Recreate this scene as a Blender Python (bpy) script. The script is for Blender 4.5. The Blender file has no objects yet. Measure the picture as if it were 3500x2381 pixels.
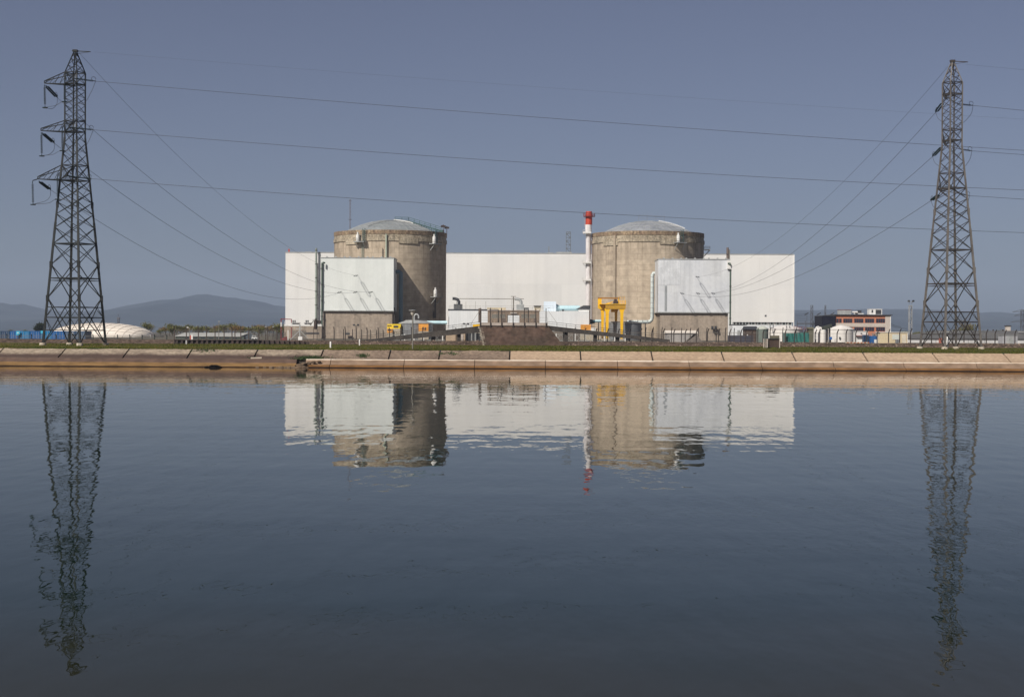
import bpy, bmesh, math, random
from mathutils import Vector, Matrix, noise
R = math.radians
random.seed(7)
sc = bpy.context.scene
col = sc.collection

# ------------------------------------------------------------------ camera
F = 5500.0                       # focal length in photograph pixels (3500 wide)
CAM = Vector((0.0, 0.0, 4.9))
CR = Matrix.Rotation(math.atan(60 / F), 3, 'Z') @ Matrix.Rotation(R(90) - 0.00955, 3, 'X') @ Matrix.Rotation(0.0048, 3, 'Z')
cam = bpy.data.cameras.new('camera'); camo = bpy.data.objects.new('camera', cam); col.objects.link(camo)
camo.matrix_world = Matrix.Translation(CAM) @ CR.to_4x4()
cam.sensor_width = 36; cam.sensor_fit = 'HORIZONTAL'; cam.lens = 36 * F / 3500.0
cam.clip_start = 1.0; cam.clip_end = 40000
sc.camera = camo

# ------------------------------------------------------------------ light
SUN_AZ, SUN_EL = R(38), R(42)    # sun behind the camera's left shoulder
sdir = Vector((-math.sin(SUN_AZ) * math.cos(SUN_EL), -math.cos(SUN_AZ) * math.cos(SUN_EL), math.sin(SUN_EL)))
w = bpy.data.worlds.new('World'); sc.world = w; w.use_nodes = True
nt = w.node_tree
bg = nt.nodes['Background']
sky = nt.nodes.new('ShaderNodeTexSky'); sky.sky_type = 'NISHITA'; sky.sun_disc = False
sky.sun_elevation = SUN_EL; sky.sun_rotation = R(180) + SUN_AZ
sky.altitude = 200; sky.air_density = 0.6; sky.dust_density = 2.0; sky.ozone_density = 2.0
hs = nt.nodes.new('ShaderNodeHueSaturation'); hs.inputs['Saturation'].default_value = 0.82
hs.inputs['Hue'].default_value = 0.516
nt.links.new(sky.outputs[0], hs.inputs['Color']); nt.links.new(hs.outputs[0], bg.inputs[0])
bg.inputs[1].default_value = 0.059
sl = bpy.data.lights.new('sun', 'SUN'); sl.energy = 5.0; sl.angle = R(0.5); sl.color = (1.0, 0.94, 0.86)
so = bpy.data.objects.new('sun', sl); col.objects.link(so); so.location = (-60, -60, 120)
so.rotation_euler = sdir.to_track_quat('Z', 'Y').to_euler()
sc.view_settings.view_transform = 'Standard'; sc.view_settings.look = 'None'
sc.view_settings.exposure = 0.0; sc.view_settings.gamma = 1.0
sc.cycles.max_bounces = 6; sc.cycles.volume_bounces = 0
sc.cycles.volume_step_rate = 1.0

# ------------------------------------------------------------------ helpers
def ray(px, py):
    return CR @ Vector(((px - 1750) / F, -(py - 1190.5) / F, -1.0))
def at(px, py, Y, shear=0.0):    # the point seen at photograph pixel (px, py) on the vertical plane Y
    d = ray(px, py); t = Y / (d.y + shear * d.x)
    return CAM + d * t
SH = 0.03                        # the canal bank runs slightly oblique to the buildings
def atb(px, py, Yb): return at(px, py, Yb, SH)
def px_x(px, Y): return at(px, 1138, Y).x

class MB:
    def __init__(s): s.v = []; s.f = []
    def add(s, vs, fs):
        n = len(s.v); s.v += [tuple(v) for v in vs]; s.f += [tuple(i + n for i in f) for f in fs]; return s
    def box(s, x0, x1, y0, y1, z0, z1):
        return s.add([(x0,y0,z0),(x1,y0,z0),(x1,y1,z0),(x0,y1,z0),(x0,y0,z1),(x1,y0,z1),(x1,y1,z1),(x0,y1,z1)],
              [(0,3,2,1),(4,5,6,7),(0,1,5,4),(1,2,6,5),(2,3,7,6),(3,0,4,7)])
    def obox(s, c, d, a):
        n = len(s.v); s.box(-d[0]/2, d[0]/2, -d[1]/2, d[1]/2, 0, d[2]); ca, sa = math.cos(a), math.sin(a)
        for i in range(n, len(s.v)):
            x, y, z = s.v[i]; s.v[i] = (c[0]+x*ca-y*sa, c[1]+x*sa+y*ca, c[2]+z)
        return s
    def bar(s, p, q, w, h=None):
        p = Vector(p); q = Vector(q); d = (q - p)
        if d.length < 1e-6: return s
        d.normalize(); up = Vector((0,0,1)) if abs(d.z) < .95 else Vector((0,1,0))
        a = d.cross(up).normalized() * (w/2); b = a.cross(d).normalized() * ((h or w)/2)
        return s.add([p-a-b, p+a-b, p+a+b, p-a+b, q-a-b, q+a-b, q+a+b, q-a+b],
              [(0,1,2,3),(7,6,5,4),(0,4,5,1),(1,5,6,2),(2,6,7,3),(3,7,4,0)])
    def tube(s, pts, r, n=6, r1=None):
        pts = [Vector(p) for p in pts]; m = len(pts); rings = []; prev = None
        for i, p in enumerate(pts):
            d = (pts[min(i+1, m-1)] - pts[max(i-1, 0)]).normalized()
            if prev is None:
                up = Vector((0,0,1)) if abs(d.z) < .9 else Vector((0,1,0)); a = d.cross(up).normalized()
            else: a = (prev - d * prev.dot(d)).normalized()
            prev = a; b = d.cross(a)
            rr = r if r1 is None else r + (r1 - r) * i / (m - 1)
            rings += [p + (a * math.cos(2*math.pi*k/n) + b * math.sin(2*math.pi*k/n)) * rr for k in range(n)]
        fs = [(i*n+k, i*n+(k+1)%n, (i+1)*n+(k+1)%n, (i+1)*n+k) for i in range(m-1) for k in range(n)]
        fs += [tuple(range(n-1, -1, -1)), tuple((m-1)*n+k for k in range(n))]
        return s.add(rings, fs)
    def lathe(s, cx, cy, prof, n=48, a0=0.0, a1=2*math.pi, cap=True):
        full = abs(a1 - a0 - 2*math.pi) < 1e-6; k = n if full else n + 1; vs = []; fs = []
        for r, z in prof:
            for i in range(k):
                a = a0 + (a1 - a0) * i / n; vs.append((cx + r*math.cos(a), cy + r*math.sin(a), z))
        for j in range(len(prof)-1):
            for i in range(n):
                i2 = (i+1) % k; fs.append((j*k+i, j*k+i2, (j+1)*k+i2, (j+1)*k+i))
        if full and cap:
            if prof[0][0] > 1e-3: fs.append(tuple(range(k-1, -1, -1)))
            if prof[-1][0] > 1e-3: fs.append(tuple((len(prof)-1)*k+i for i in range(k)))
        return s.add(vs, fs)
    def arc(s, cx, cy, r0, r1, a0, a1, z0, z1, n=6):   # curved block lying on a cylinder
        vs = []
        for i in range(n+1):
            a = a0 + (a1-a0)*i/n; c, q = math.cos(a), math.sin(a)
            vs += [(cx+r0*c, cy+r0*q, z0), (cx+r1*c, cy+r1*q, z0), (cx+r1*c, cy+r1*q, z1), (cx+r0*c, cy+r0*q, z1)]
        fs = [(i*4+k, i*4+(k+1)%4, (i+1)*4+(k+1)%4, (i+1)*4+k) for i in range(n) for k in range(4)]
        fs += [(3,2,1,0), (n*4, n*4+1, n*4+2, n*4+3)]
        return s.add(vs, fs)
    def ball(s, c, r, n=8, sz=1.0):
        prof = [(max(r*math.sin(math.pi*i/n), 0.001), c[2] - r*sz*math.cos(math.pi*i/n)) for i in range(n+1)]
        return s.lathe(c[0], c[1], prof, n*2)
    def cyl(s, x, y, z0, z1, r, n=16, r1=None): return s.lathe(x, y, [(r, z0), (r if r1 is None else r1, z1)], n)

ORG = {}
def thing(name, label, cat, loc, group=None):
    o = bpy.data.objects.new(name, None); col.objects.link(o); o.location = loc; o.empty_display_size = .5
    ORG[o.name] = Vector(loc); o['label'] = label; o['category'] = cat
    if group: o['group'] = group
    return o
SPLIT = {'louvre_post', 'roof_vent', 'roof_fitting', 'collar', 'inner_frame', 'flange', 'rooflight', 'duct_cradle', 'support', 'foot'}
def part(name, mb, mat, parent=None, smooth=False, label=None):
    if name in SPLIT:            # each separate piece becomes a part of its own
        g = list(range(len(mb.v)))
        def root(i):
            while g[i] != i: g[i] = g[g[i]]; i = g[i]
            return i
        for f in mb.f:
            for i in f[1:]: g[root(i)] = root(f[0])
        comp = {}
        for f in mb.f: comp.setdefault(root(f[0]), []).append(f)
        if len(comp) > 1:
            o = None
            for fs in comp.values():
                ids = sorted({i for f in fs for i in f}); k = {q: n for n, q in enumerate(ids)}
                q = MB(); q.add([mb.v[i] for i in ids], [tuple(k[i] for i in f) for f in fs]); o = _part(name, q, mat, parent, smooth, label)
            return o
    return _part(name, mb, mat, parent, smooth, label)
def _part(name, mb, mat, parent=None, smooth=False, label=None):
    org = ORG[parent.name] if parent is not None else Vector((0,0,0))
    me = bpy.data.meshes.new(name)
    me.from_pydata([(x-org.x, y-org.y, z-org.z) for x, y, z in mb.v], [], mb.f)
    bm = bmesh.new(); bm.from_mesh(me); bmesh.ops.recalc_face_normals(bm, faces=bm.faces); bm.to_mesh(me); bm.free()
    me.materials.append(mat)
    if smooth:
        me.polygons.foreach_set('use_smooth', [True]*len(me.polygons)); me.set_sharp_from_angle(angle=R(38))
    o = bpy.data.objects.new(name, me); col.objects.link(o)
    if parent is not None: o.parent = parent
    ORG[o.name] = org
    if label: o['label'] = label
    return o
def single(name, mb, mat, label, cat, group=None, smooth=False):    # a thing that is one mesh
    zs = min(v[2] for v in mb.v); xs = sum(v[0] for v in mb.v)/len(mb.v); ys = sum(v[1] for v in mb.v)/len(mb.v)
    me = bpy.data.meshes.new(name); me.from_pydata([(x-xs, y-ys, z-zs) for x, y, z in mb.v], [], mb.f)
    bm = bmesh.new(); bm.from_mesh(me); bmesh.ops.recalc_face_normals(bm, faces=bm.faces); bm.to_mesh(me); bm.free()
    me.materials.append(mat)
    if smooth:
        me.polygons.foreach_set('use_smooth', [True]*len(me.polygons)); me.set_sharp_from_angle(angle=R(38))
    o = bpy.data.objects.new(name, me); col.objects.link(o); o.location = (xs, ys, zs)
    o['label'] = label; o['category'] = cat
    if group: o['group'] = group
    return o
def setting(name, mb, mat, kind='structure', smooth=False):
    o = part(name, mb, mat, None, smooth); o['kind'] = kind; return o
def copy_tree(o, parent=None):
    c = o.copy(); col.objects.link(c)
    if parent is not None: c.parent = parent
    for ch in list(o.children): copy_tree(ch, c)
    return c

# ------------------------------------------------------------------ materials
def ramp(nt, fac, stops):
    r = nt.nodes.new('ShaderNodeValToRGB'); nt.links.new(fac, r.inputs[0])
    e = r.color_ramp.elements
    while len(e) < len(stops): e.new(0.5)
    for k, (p, c) in enumerate(stops):
        e[k].position = p; e[k].color = (c, c, c, 1) if isinstance(c, (int, float)) else (*c, 1)
    return r.outputs[0]
def mixc(nt, f, a, b, mode='MIX'):
    m = nt.nodes.new('ShaderNodeMix'); m.data_type = 'RGBA'; m.blend_type = mode
    for s, x in ((0, f), (6, a), (7, b)):
        if isinstance(x, (int, float)): m.inputs[s].default_value = x
        elif isinstance(x, tuple): m.inputs[s].default_value = (*x, 1)
        else: nt.links.new(x, m.inputs[s])
    return m.outputs[2]
def mathn(nt, op, a, b=0.0):
    m = nt.nodes.new('ShaderNodeMath'); m.operation = op
    for s, x in ((0, a), (1, b)):
        if isinstance(x, (int, float)): m.inputs[s].default_value = x
        else: nt.links.new(x, m.inputs[s])
    return m.outputs[0]
def noisen(nt, vec, scale, detail=3.0, stretch=None, rough=.55):
    if stretch:
        mp = nt.nodes.new('ShaderNodeMapping'); mp.inputs['Scale'].default_value = stretch
        nt.links.new(vec, mp.inputs[0]); vec = mp.outputs[0]
    n = nt.nodes.new('ShaderNodeTexNoise'); n.inputs['Scale'].default_value = scale; n.inputs['Detail'].default_value = detail
    n.inputs['Roughness'].default_value = rough
    nt.links.new(vec, n.inputs['Vector']); return n.outputs[0]
MATS = {}
def mat(name, c1, c2=None, rough=.7, metal=0.0, scale=.5, fine=0.12, fscale=3.0, streak=0.0, sscale=1.0, top=None,
        seam=None, bump=0.0, bscale=2.0, corr=None, spec=.5):
    m = bpy.data.materials.new(name); m.use_nodes = True; nt = m.node_tree; P = nt.nodes['Principled BSDF']
    tc = nt.nodes.new('ShaderNodeTexCoord').outputs['Object']
    sep = nt.nodes.new('ShaderNodeSeparateXYZ'); nt.links.new(tc, sep.inputs[0])
    if c2 is None: c2 = tuple(x*.82 for x in c1)
    c = mixc(nt, ramp(nt, noisen(nt, tc, scale, 4), [(.35, 0.0), (.65, 1.0)]), c1, c2)
    if fine: c = mixc(nt, fine, c, ramp(nt, noisen(nt, tc, fscale, 3), [(.3, 0.0), (.7, 1.0)]), 'OVERLAY')
    if streak:
        s_ = ramp(nt, noisen(nt, tc, sscale, 4, (1, 1, .06)), [(.42, 1.0), (.68, 1.0 - streak)])
        c = mixc(nt, 1.0, c, s_, 'MULTIPLY')
    if top:                      # run-off stains hanging from a rim: (z where they fade out, z of the rim, strength)
        mr = nt.nodes.new('ShaderNodeMapRange'); mr.inputs[1].default_value = top[0]; mr.inputs[2].default_value = top[1]
        nt.links.new(mathn(nt, 'ADD', sep.outputs[2], mathn(nt, 'MULTIPLY', noisen(nt, tc, .6, 3, (1, 1, .02)), 9.0)), mr.inputs[0])
        st = ramp(nt, noisen(nt, tc, 1.1, 4, (1, 1, .03)), [(.45, 0.0), (.62, 1.0)])
        c = mixc(nt, mathn(nt, 'MULTIPLY', mathn(nt, 'MULTIPLY', mr.outputs[0], st), top[2]), c, (.10, .078, .055))
    hgt = None
    if seam:                     # (panel width, panel height, joint width, joint darkness, tone variation)
        cb = nt.nodes.new('ShaderNodeCombineXYZ')
        nt.links.new(mathn(nt, 'ADD', sep.outputs[0], sep.outputs[1]), cb.inputs[0]); nt.links.new(sep.outputs[2], cb.inputs[1])
        b = nt.nodes.new('ShaderNodeTexBrick'); nt.links.new(cb.outputs[0], b.inputs['Vector'])
        b.offset = seam[5] if len(seam) > 5 else 0.0; b.inputs['Scale'].default_value = 1.0
        b.inputs['Brick Width'].default_value = seam[0]; b.inputs['Row Height'].default_value = seam[1]
        b.inputs['Mortar Size'].default_value = seam[2]; b.inputs['Mortar Smooth'].default_value = .2
        v = seam[4]; b.inputs['Color1'].default_value = (1, 1, 1, 1); b.inputs['Color2'].default_value = (1-v, 1-v, 1-v, 1)
        d = 1 - seam[3]; b.inputs['Mortar'].default_value = (d, d, d, 1)
        c = mixc(nt, 1.0, c, b.outputs[0], 'MULTIPLY')
    if corr:                     # (pitch, depth) vertical ribs
        wv = mathn(nt, 'SINE', mathn(nt, 'MULTIPLY', mathn(nt, 'ADD', sep.outputs[0], sep.outputs[1]), 2*math.pi/corr[0]))
        hgt = mathn(nt, 'MULTIPLY', wv, corr[1])
    if bump or hgt is not None:
        bp = nt.nodes.new('ShaderNodeBump'); bp.inputs['Distance'].default_value = 1.0
        h = mathn(nt, 'MULTIPLY', noisen(nt, tc, bscale, 4), bump)
        if hgt is not None: h = mathn(nt, 'ADD', h, hgt)
        nt.links.new(h, bp.inputs['Height']); nt.links.new(bp.outputs[0], P.inputs['Normal'])
    nt.links.new(c, P.inputs['Base Color'])
    P.inputs['Roughness'].default_value = rough; P.inputs['Metallic'].default_value = metal
    P.inputs['Specular IOR Level'].default_value = spec
    MATS[name] = m; return m

CLAD = mat('white_cladding', (.76, .75, .72), (.70, .70, .69), .6, scale=.04, fine=.04, fscale=.8, streak=.05, sscale=.3,
           seam=(14.0, 11.0, .07, .10, .07, .3), corr=(1.1, .0012), spec=.2)
CLAD_C = mat('pale_green_white_cladding', (.70, .73, .70), (.66, .69, .67), .55, scale=.06, fine=.06, fscale=.8, streak=.07, sscale=.5,
           seam=(2.4, 14.0, .03, .05, .035), corr=(1.0, .003))
CLAD_D = mat('weathered_grey_cladding', (.60, .62, .65), (.68, .695, .70), .5, scale=.10, fine=.08, fscale=1.0, streak=.13, sscale=.6,
           seam=(2.1, 5.5, .03, .06, .10), corr=(1.0, .003))
LOWCLAD = mat('low_building_white', (.72, .74, .74), (.68, .70, .71), .5, scale=.2, fine=.06, streak=.08, seam=(1.2, 20, .03, .08, .03), corr=(.6, .01))
CONC = mat('reactor_concrete', (.50, .415, .315), (.42, .345, .26), .95, scale=.09, fine=.16, fscale=.6, streak=.30, sscale=.22,
           top=(30, 41, .55), seam=(12.4, 1.9, .08, .22, .08, .37), bump=.02, bscale=1.5, spec=.15)
RIM = mat('stained_rim_concrete', (.22, .15, .10), (.33, .25, .16), .95, scale=.35, fine=.5, fscale=2.0, streak=.5, sscale=1.2, bump=.05)
BAND = mat('banded_concrete', (.41, .35, .26), (.32, .265, .19), .95, scale=.3, fine=.4, fscale=1.6, streak=.4, sscale=1.1, bump=.04)
BASE = mat('base_concrete', (.40, .325, .255), (.32, .265, .21), .9, scale=.15, fine=.2, fscale=1.2, streak=.35, sscale=.7,
           seam=(5.2, 4.0, .06, .22, .10), bump=.02)
CONC_P = mat('plain_concrete', (.36, .31, .25), (.28, .24, .19), .9, scale=.4, fine=.3, fscale=3, streak=.25, bump=.02)
DOME = mat('dome_sheet_metal', (.36, .39, .39), (.42, .44, .44), .45, .45, scale=.2, fine=.15, fscale=1, bump=.03, bscale=.35, seam=(1.6, 30, .06, .25, .10))
DOMEW = mat('dome_sheet_metal_bright', (.46, .49, .52), (.66, .68, .70), .42, .6, scale=.3, fine=.2, fscale=1, bump=.05, bscale=.5, seam=(1.6, 30, .06, .3, .15))
STEEL_D = mat('dark_green_steel', (.010, .013, .012), (.018, .019, .017), .5, .2, scale=.6)
STEEL_G = mat('galvanised_steel', (.25, .235, .20), (.17, .155, .135), .55, .3, scale=.6)
STEEL_B = mat('dark_bracing_steel', (.040, .034, .031), (.060, .05, .043), .55, .2, scale=.8)
INSUL = mat('glass_insulator', (.018, .032, .032), (.012, .022, .022), .15, scale=2)
WIRE = mat('aluminium_conductor', (.10, .105, .12), (.07, .075, .085), .5, .3, scale=.1)
FOOT = mat('pier_concrete', (.42, .37, .29), (.33, .28, .21), .9, scale=2, fine=.3)
GREEN_P = mat('green_painted_pipe', (.14, .20, .16), (.18, .23, .19), .5, scale=.5, streak=.2)
PALE_P = mat('pale_painted_pipe', (.55, .60, .58), (.45, .50, .48), .45, scale=.6, streak=.2)
CYAN_P = mat('pale_blue_duct', (.50, .68, .72), (.42, .60, .65), .45, scale=.4, seam=(2.2, 30, .05, .15, .03))
TEAL_S = mat('teal_steel', (.05, .11, .10), (.035, .08, .075), .5, scale=.6)
BROWN_D = mat('brown_duct', (.16, .12, .10), (.12, .09, .075), .7, scale=.6, streak=.3)
WHITE = mat('white_paint', (.78, .77, .74), (.70, .69, .66), .5, scale=.8, streak=.10)
STACKW = mat('stack_white_paint', (.80, .77, .76), (.70, .66, .66), .5, scale=.5, streak=.2, sscale=2)
REDP = mat('red_paint', (.52, .055, .02), (.42, .04, .018), .5, scale=.7, streak=.2)
DKRED = mat('dark_red_paint', (.22, .03, .03), None, .6)
YEL = mat('yellow_paint', (.92, .53, .010), (.84, .46, .010), .45, scale=.6, streak=.15)
YEL2 = mat('lemon_yellow_paint', (.80, .58, .03), (.72, .5, .02), .45, scale=.6)
ORG_P = mat('orange_paint', (.75, .33, .05), (.66, .28, .04), .5, scale=.6)
GREYM = mat('grey_corrugated', (.25, .26, .27), (.20, .21, .22), .5, .3, scale=.3, corr=(.45, .05), streak=.15)
GREYL = mat('light_grey_metal', (.42, .43, .42), (.35, .36, .35), .5, .2, scale=.5, streak=.15)
DARK = mat('dark_equipment', (.030, .032, .036), (.05, .05, .055), .6, scale=1.0)
DKBR = mat('dark_rusty_steel', (.065, .04, .032), (.035, .025, .022), .8, scale=.5, streak=.3)
FPOST = mat('fence_post', (.03, .022, .018), (.045, .033, .028), .8, scale=1.0)
RAMP = mat('ramp_concrete', (.040, .034, .030), (.075, .064, .054), .9, scale=.4, fine=.3, streak=.4)
DECK = mat('deck_concrete', (.42, .36, .32), (.35, .30, .26), .85, scale=.4, fine=.15)
TENT = mat('white_membrane', (.80, .73, .64), (.74, .67, .58), .6, scale=.15, fine=.06)
SEAMM = mat('membrane_seam', (.48, .42, .36), None, .7)
SHEDR = mat('pale_shed_roof', (.40, .40, .38), (.33, .33, .31), .6, scale=.4, corr=(.5, .02))
SHEDW = mat('dark_green_shed_wall', (.045, .06, .05), (.06, .075, .065), .8)
GLASS = mat('dark_window_glass', (.02, .03, .045), (.03, .04, .055), .08, scale=.5)
TERRA = mat('terracotta_panels', (.50, .20, .11), (.46, .18, .10), .7, scale=.3, seam=(1.4, .9, .03, .12, .04))
PALEP = mat('pale_stone_panels', (.52, .46, .40), (.48, .42, .37), .7, scale=.3, seam=(2.4, 1.1, .02, .06, .03))
BLACKC = mat('black_cladding', (.012, .012, .022), (.018, .018, .028), .8, spec=.1, seam=(1.2, 30, .04, .2, .1))
TANKW = mat('white_tank_paint', (.74, .71, .66), (.68, .64, .60), .5, scale=.4, streak=.12, seam=(20, 1.3, .03, .10, .02))
TANKG = mat('grey_green_tank', (.13, .16, .14), (.10, .13, .115), .6, scale=.4, streak=.15)
TEALF = mat('teal_tarpaulin', (.015, .15, .125), (.02, .12, .11), .5, scale=.6, fine=.2)
BLUE1 = mat('blue_container_paint', (.010, .12, .36), (.015, .10, .30), .5, scale=.6, corr=(.28, .03))
BLUE2 = mat('bright_blue_container_paint', (.008, .20, .44), (.01, .17, .38), .5, scale=.6, corr=(.28, .03))
BLUE3 = mat('navy_container_paint', (.02, .055, .13), (.025, .07, .15), .5, scale=.6, corr=(.28, .03))
BLUE4 = mat('slate_blue_container_paint', (.07, .12, .20), (.06, .10, .17), .5, scale=.6, corr=(.28, .03))
CYANS = mat('cyan_panel', (.05, .42, .62), None, .5)
BEIGE = mat('beige_prefab_panels', (.60, .50, .33), (.56, .46, .30), .6, scale=.4, seam=(6, .5, .02, .10, .04))
LROOF = mat('dark_grey_roof', (.085, .085, .088), (.11, .11, .11), .8, scale=.3, streak=.15)
WOODD = mat('dark_timber', (.055, .035, .028), (.09, .06, .045), .9, scale=1.0, streak=.3)
BARK = mat('bark', (.06, .045, .035), (.085, .07, .055), .9, scale=2)
def leafmat(name, a, b):
    m = mat(name, a, b, .7, scale=.6, fine=.3, fscale=2.5, spec=.2); return m
LEAF = [leafmat('olive_leaves', (.17, .15, .045), (.10, .105, .03)), leafmat('rusty_spring_leaves', (.22, .13, .04), (.14, .10, .03)),
        leafmat('dark_leaves', (.018, .026, .014), (.03, .04, .018)), leafmat('brown_twigs', (.16, .13, .085), (.11, .09, .06))]
# ================================================================== SETTING
XL, XR = -520, 520
def yb(X, Yb): return Yb - SH * X
def ribbon(name, prof, mt, xs, kind='structure', wob=0.0, smooth=False):     # prof: (Yb, z) swept along the bank
    m = MB(); n = len(prof)
    for X in xs:
        for (Y, z) in prof:
            k = noise.noise(Vector((X*.11, Y*.4, z))) * wob
            m.v.append((X, yb(X, Y) + k*.5, z + k))
    for i in range(len(xs)-1):
        for j in range(n-1):
            a = i*n+j; m.f.append((a, a+n, a+n+1, a+1))
    return setting(name, m, mt, kind, smooth)
def frange(a, b, s):
    o = []; x = a
    while x < b - 1e-6: o.append(x); x += s
    return o + [b]

def gz(Y):                       # height of the grass at distance Y
    P_ = [(226.9, 2.44), (228.5, 2.50), (234, 2.55), (242, 2.66), (250, 2.75), (262, 2.72), (285, 2.50), (330, 2.2), (383.6, 1.98)]
    for (a, za), (b, zb) in zip(P_[:-1], P_[1:]):
        if Y <= b: return za + (zb-za)*max(0, (Y-a))/(b-a)
    return 1.98
# water ------------------------------------------------------------
wm = bpy.data.materials.new('canal_water'); wm.use_nodes = True; nt = wm.node_tree; P = nt.nodes['Principled BSDF']
pos = nt.nodes.new('ShaderNodeNewGeometry').outputs['Position']
sep = nt.nodes.new('ShaderNodeSeparateXYZ'); nt.links.new(pos, sep.inputs[0])
shal = nt.nodes.new('ShaderNodeMapRange'); shal.inputs[1].default_value = 34; shal.inputs[2].default_value = 20
nt.links.new(mathn(nt, 'ADD', sep.outputs[1], mathn(nt, 'MULTIPLY', noisen(nt, pos, .12, 3), 9.0)), shal.inputs[0])
farb = nt.nodes.new('ShaderNodeMapRange'); farb.inputs[1].default_value = 205; farb.inputs[2].default_value = 218
nt.links.new(mathn(nt, 'ADD', sep.outputs[1], mathn(nt, 'MULTIPLY', sep.outputs[0], SH)), farb.inputs[0])
c = mixc(nt, shal.outputs[0], (.005, .013, .0085), (.030, .024, .012))
c = mixc(nt, farb.outputs[0], c, (.10, .06, .032))
nt.links.new(c, P.inputs['Base Color'])
P.inputs['Roughness'].default_value = .0; P.inputs['IOR'].default_value = 1.155
patch = ramp(nt, noisen(nt, pos, .018, 2, (1, .6, 1)), [(.3, .55), (.75, 1.35)])
h1 = mathn(nt, 'MULTIPLY', noisen(nt, pos, .16, 2, (.35, 1, 1)), .030)
h2 = mathn(nt, 'MULTIPLY', noisen(nt, pos, 1.0, 1, (1, .25, 1)), .017)
h3 = mathn(nt, 'MULTIPLY', noisen(nt, pos, 3.6, 1, (1, .35, 1)), .0028)
patch2 = ramp(nt, noisen(nt, pos, .035, 3, (.6, 1, 1)), [(.38, .25), (.62, 1.7)])
hh = mathn(nt, 'ADD', mathn(nt, 'MULTIPLY', mathn(nt, 'ADD', h1, h2), patch), mathn(nt, 'MULTIPLY', h3, patch2))
bp = nt.nodes.new('ShaderNodeBump'); bp.inputs['Distance'].default_value = 1.0; bp.inputs['Strength'].default_value = 1.0
nt.links.new(hh, bp.inputs['Height']); nt.links.new(bp.outputs[0], P.inputs['Normal'])
m = MB(); m.add([(-700, 2, 0), (700, 2, 0), (700, yb(700, 221.5), 0), (-700, yb(-700, 221.5), 0)], [(0,1,2,3)])
setting('water', m, wm)

# ground -----------------------------------------------------------
GRASS = mat('short_grass', (.050, .060, .010), (.105, .080, .022), .95, scale=.22, fine=.6, fscale=1.4, spec=.1, bump=.10, bscale=1.2)
SCRUB = mat('stony_scrub_slope', (.105, .075, .058), (.065, .047, .035), .95, scale=.5, fine=.6, fscale=1.4, spec=.1, bump=.25, bscale=1.0)
SOIL = mat('site_ground', (.11, .10, .08), (.09, .08, .06), .95, scale=.05, fine=.3, spec=.1)
xs = frange(-260, 260, 2.0)
ribbon('grass', [(226.9, 2.44), (228.5, 2.50), (234, 2.55), (242, 2.66), (250, 2.75), (262, 2.72), (285, 2.50), (330, 2.2), (383.6, 1.98)], GRASS, [XL] + xs + [XR], wob=.10, smooth=True)
ribbon('dike', [(383.4, 1.94), (384.5, 2.33), (386, 2.82), (387.2, 2.93), (391.5, 2.93), (396, 2.66)], SCRUB, [XL] + frange(-260, 260, .9) + [XR], wob=.12)
m = MB(); m.add([(-7600, 394, 2.68), (7600, 394, 2.68), (7600, 12400, 2.68), (-7600, 12400, 2.68)], [(0,1,2,3)])
m.add([(-520, 394, 2.68), (-520, 420, 2.68), (-7600, 420, 2.68), (-7600, 394, 2.68)], [(0,1,2,3)])
m.v = [(x, y if y > 400 else yb(max(-560, min(560, x)), y), z) for x, y, z in m.v]
setting('ground', m, SOIL)
m = MB(); m.add([(-700, -120, 3.3), (700, -120, 3.3), (700, 1.5, 3.3), (700, 9, -.6), (-700, 9, -.6), (-700, 1.5, 3.3)], [(0,1,2,5), (5,2,3,4)])
setting('near_bank', m, CONC_P)

# concrete bank: slabs with open joints, kerb below ------------------
def bankmat(name, a, b, lowtone, ov=.35, s0=.30):
    m = bpy.data.materials.new(name); m.use_nodes = True; nt = m.node_tree; P = nt.nodes['Principled BSDF']
    pos = nt.nodes.new('ShaderNodeNewGeometry').outputs['Position']
    sep = nt.nodes.new('ShaderNodeSeparateXYZ'); nt.links.new(pos, sep.inputs[0])
    c = mixc(nt, ramp(nt, noisen(nt, pos, .25, 5, (1, 2, 2), .65), [(.35, 0.0), (.65, 1.0)]), a, b)
    c = mixc(nt, ov, c, ramp(nt, noisen(nt, pos, 2.2, 5), [(.3, 0.0), (.7, 1.0)]), 'OVERLAY')
    d = mathn(nt, 'ADD', sep.outputs[2], mathn(nt, 'MULTIPLY', mathn(nt, 'SUBTRACT', noisen(nt, pos, .30, 5, (1, .3, .6), .7), .5), lowtone[1]))
    c = mixc(nt, ramp(nt, mathn(nt, 'DIVIDE', d, 3.0), [(s0, lowtone[0]), (lowtone[2]/3.0, 0.0)]), c, (.075, .05, .042))  # colour darkens towards the foot of the slope
    nt.links.new(c, P.inputs['Base Color']); P.inputs['Roughness'].default_value = .95; P.inputs['Specular IOR Level'].default_value = .15
    bp = nt.nodes.new('ShaderNodeBump'); bp.inputs['Distance'].default_value = lowtone[3]
    nt.links.new(noisen(nt, pos, 1.6, 5), bp.inputs['Height']); nt.links.new(bp.outputs[0], P.inputs['Normal'])
    return m
SLAB_R = bankmat('clean_bank_slab', (.41, .305, .21), (.36, .26, .18), (.28, .6, 1.6, .006), .22)
SLAB_M = bankmat('rough_bank_slab', (.25, .19, .14), (.17, .125, .095), (.55, 1.1, 1.9, .12))
SLAB_L = bankmat('eroded_bank_slab', (.34, .28, .21), (.24, .19, .145), (.98, .7, 1.9, .10), .35, .50)
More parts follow.
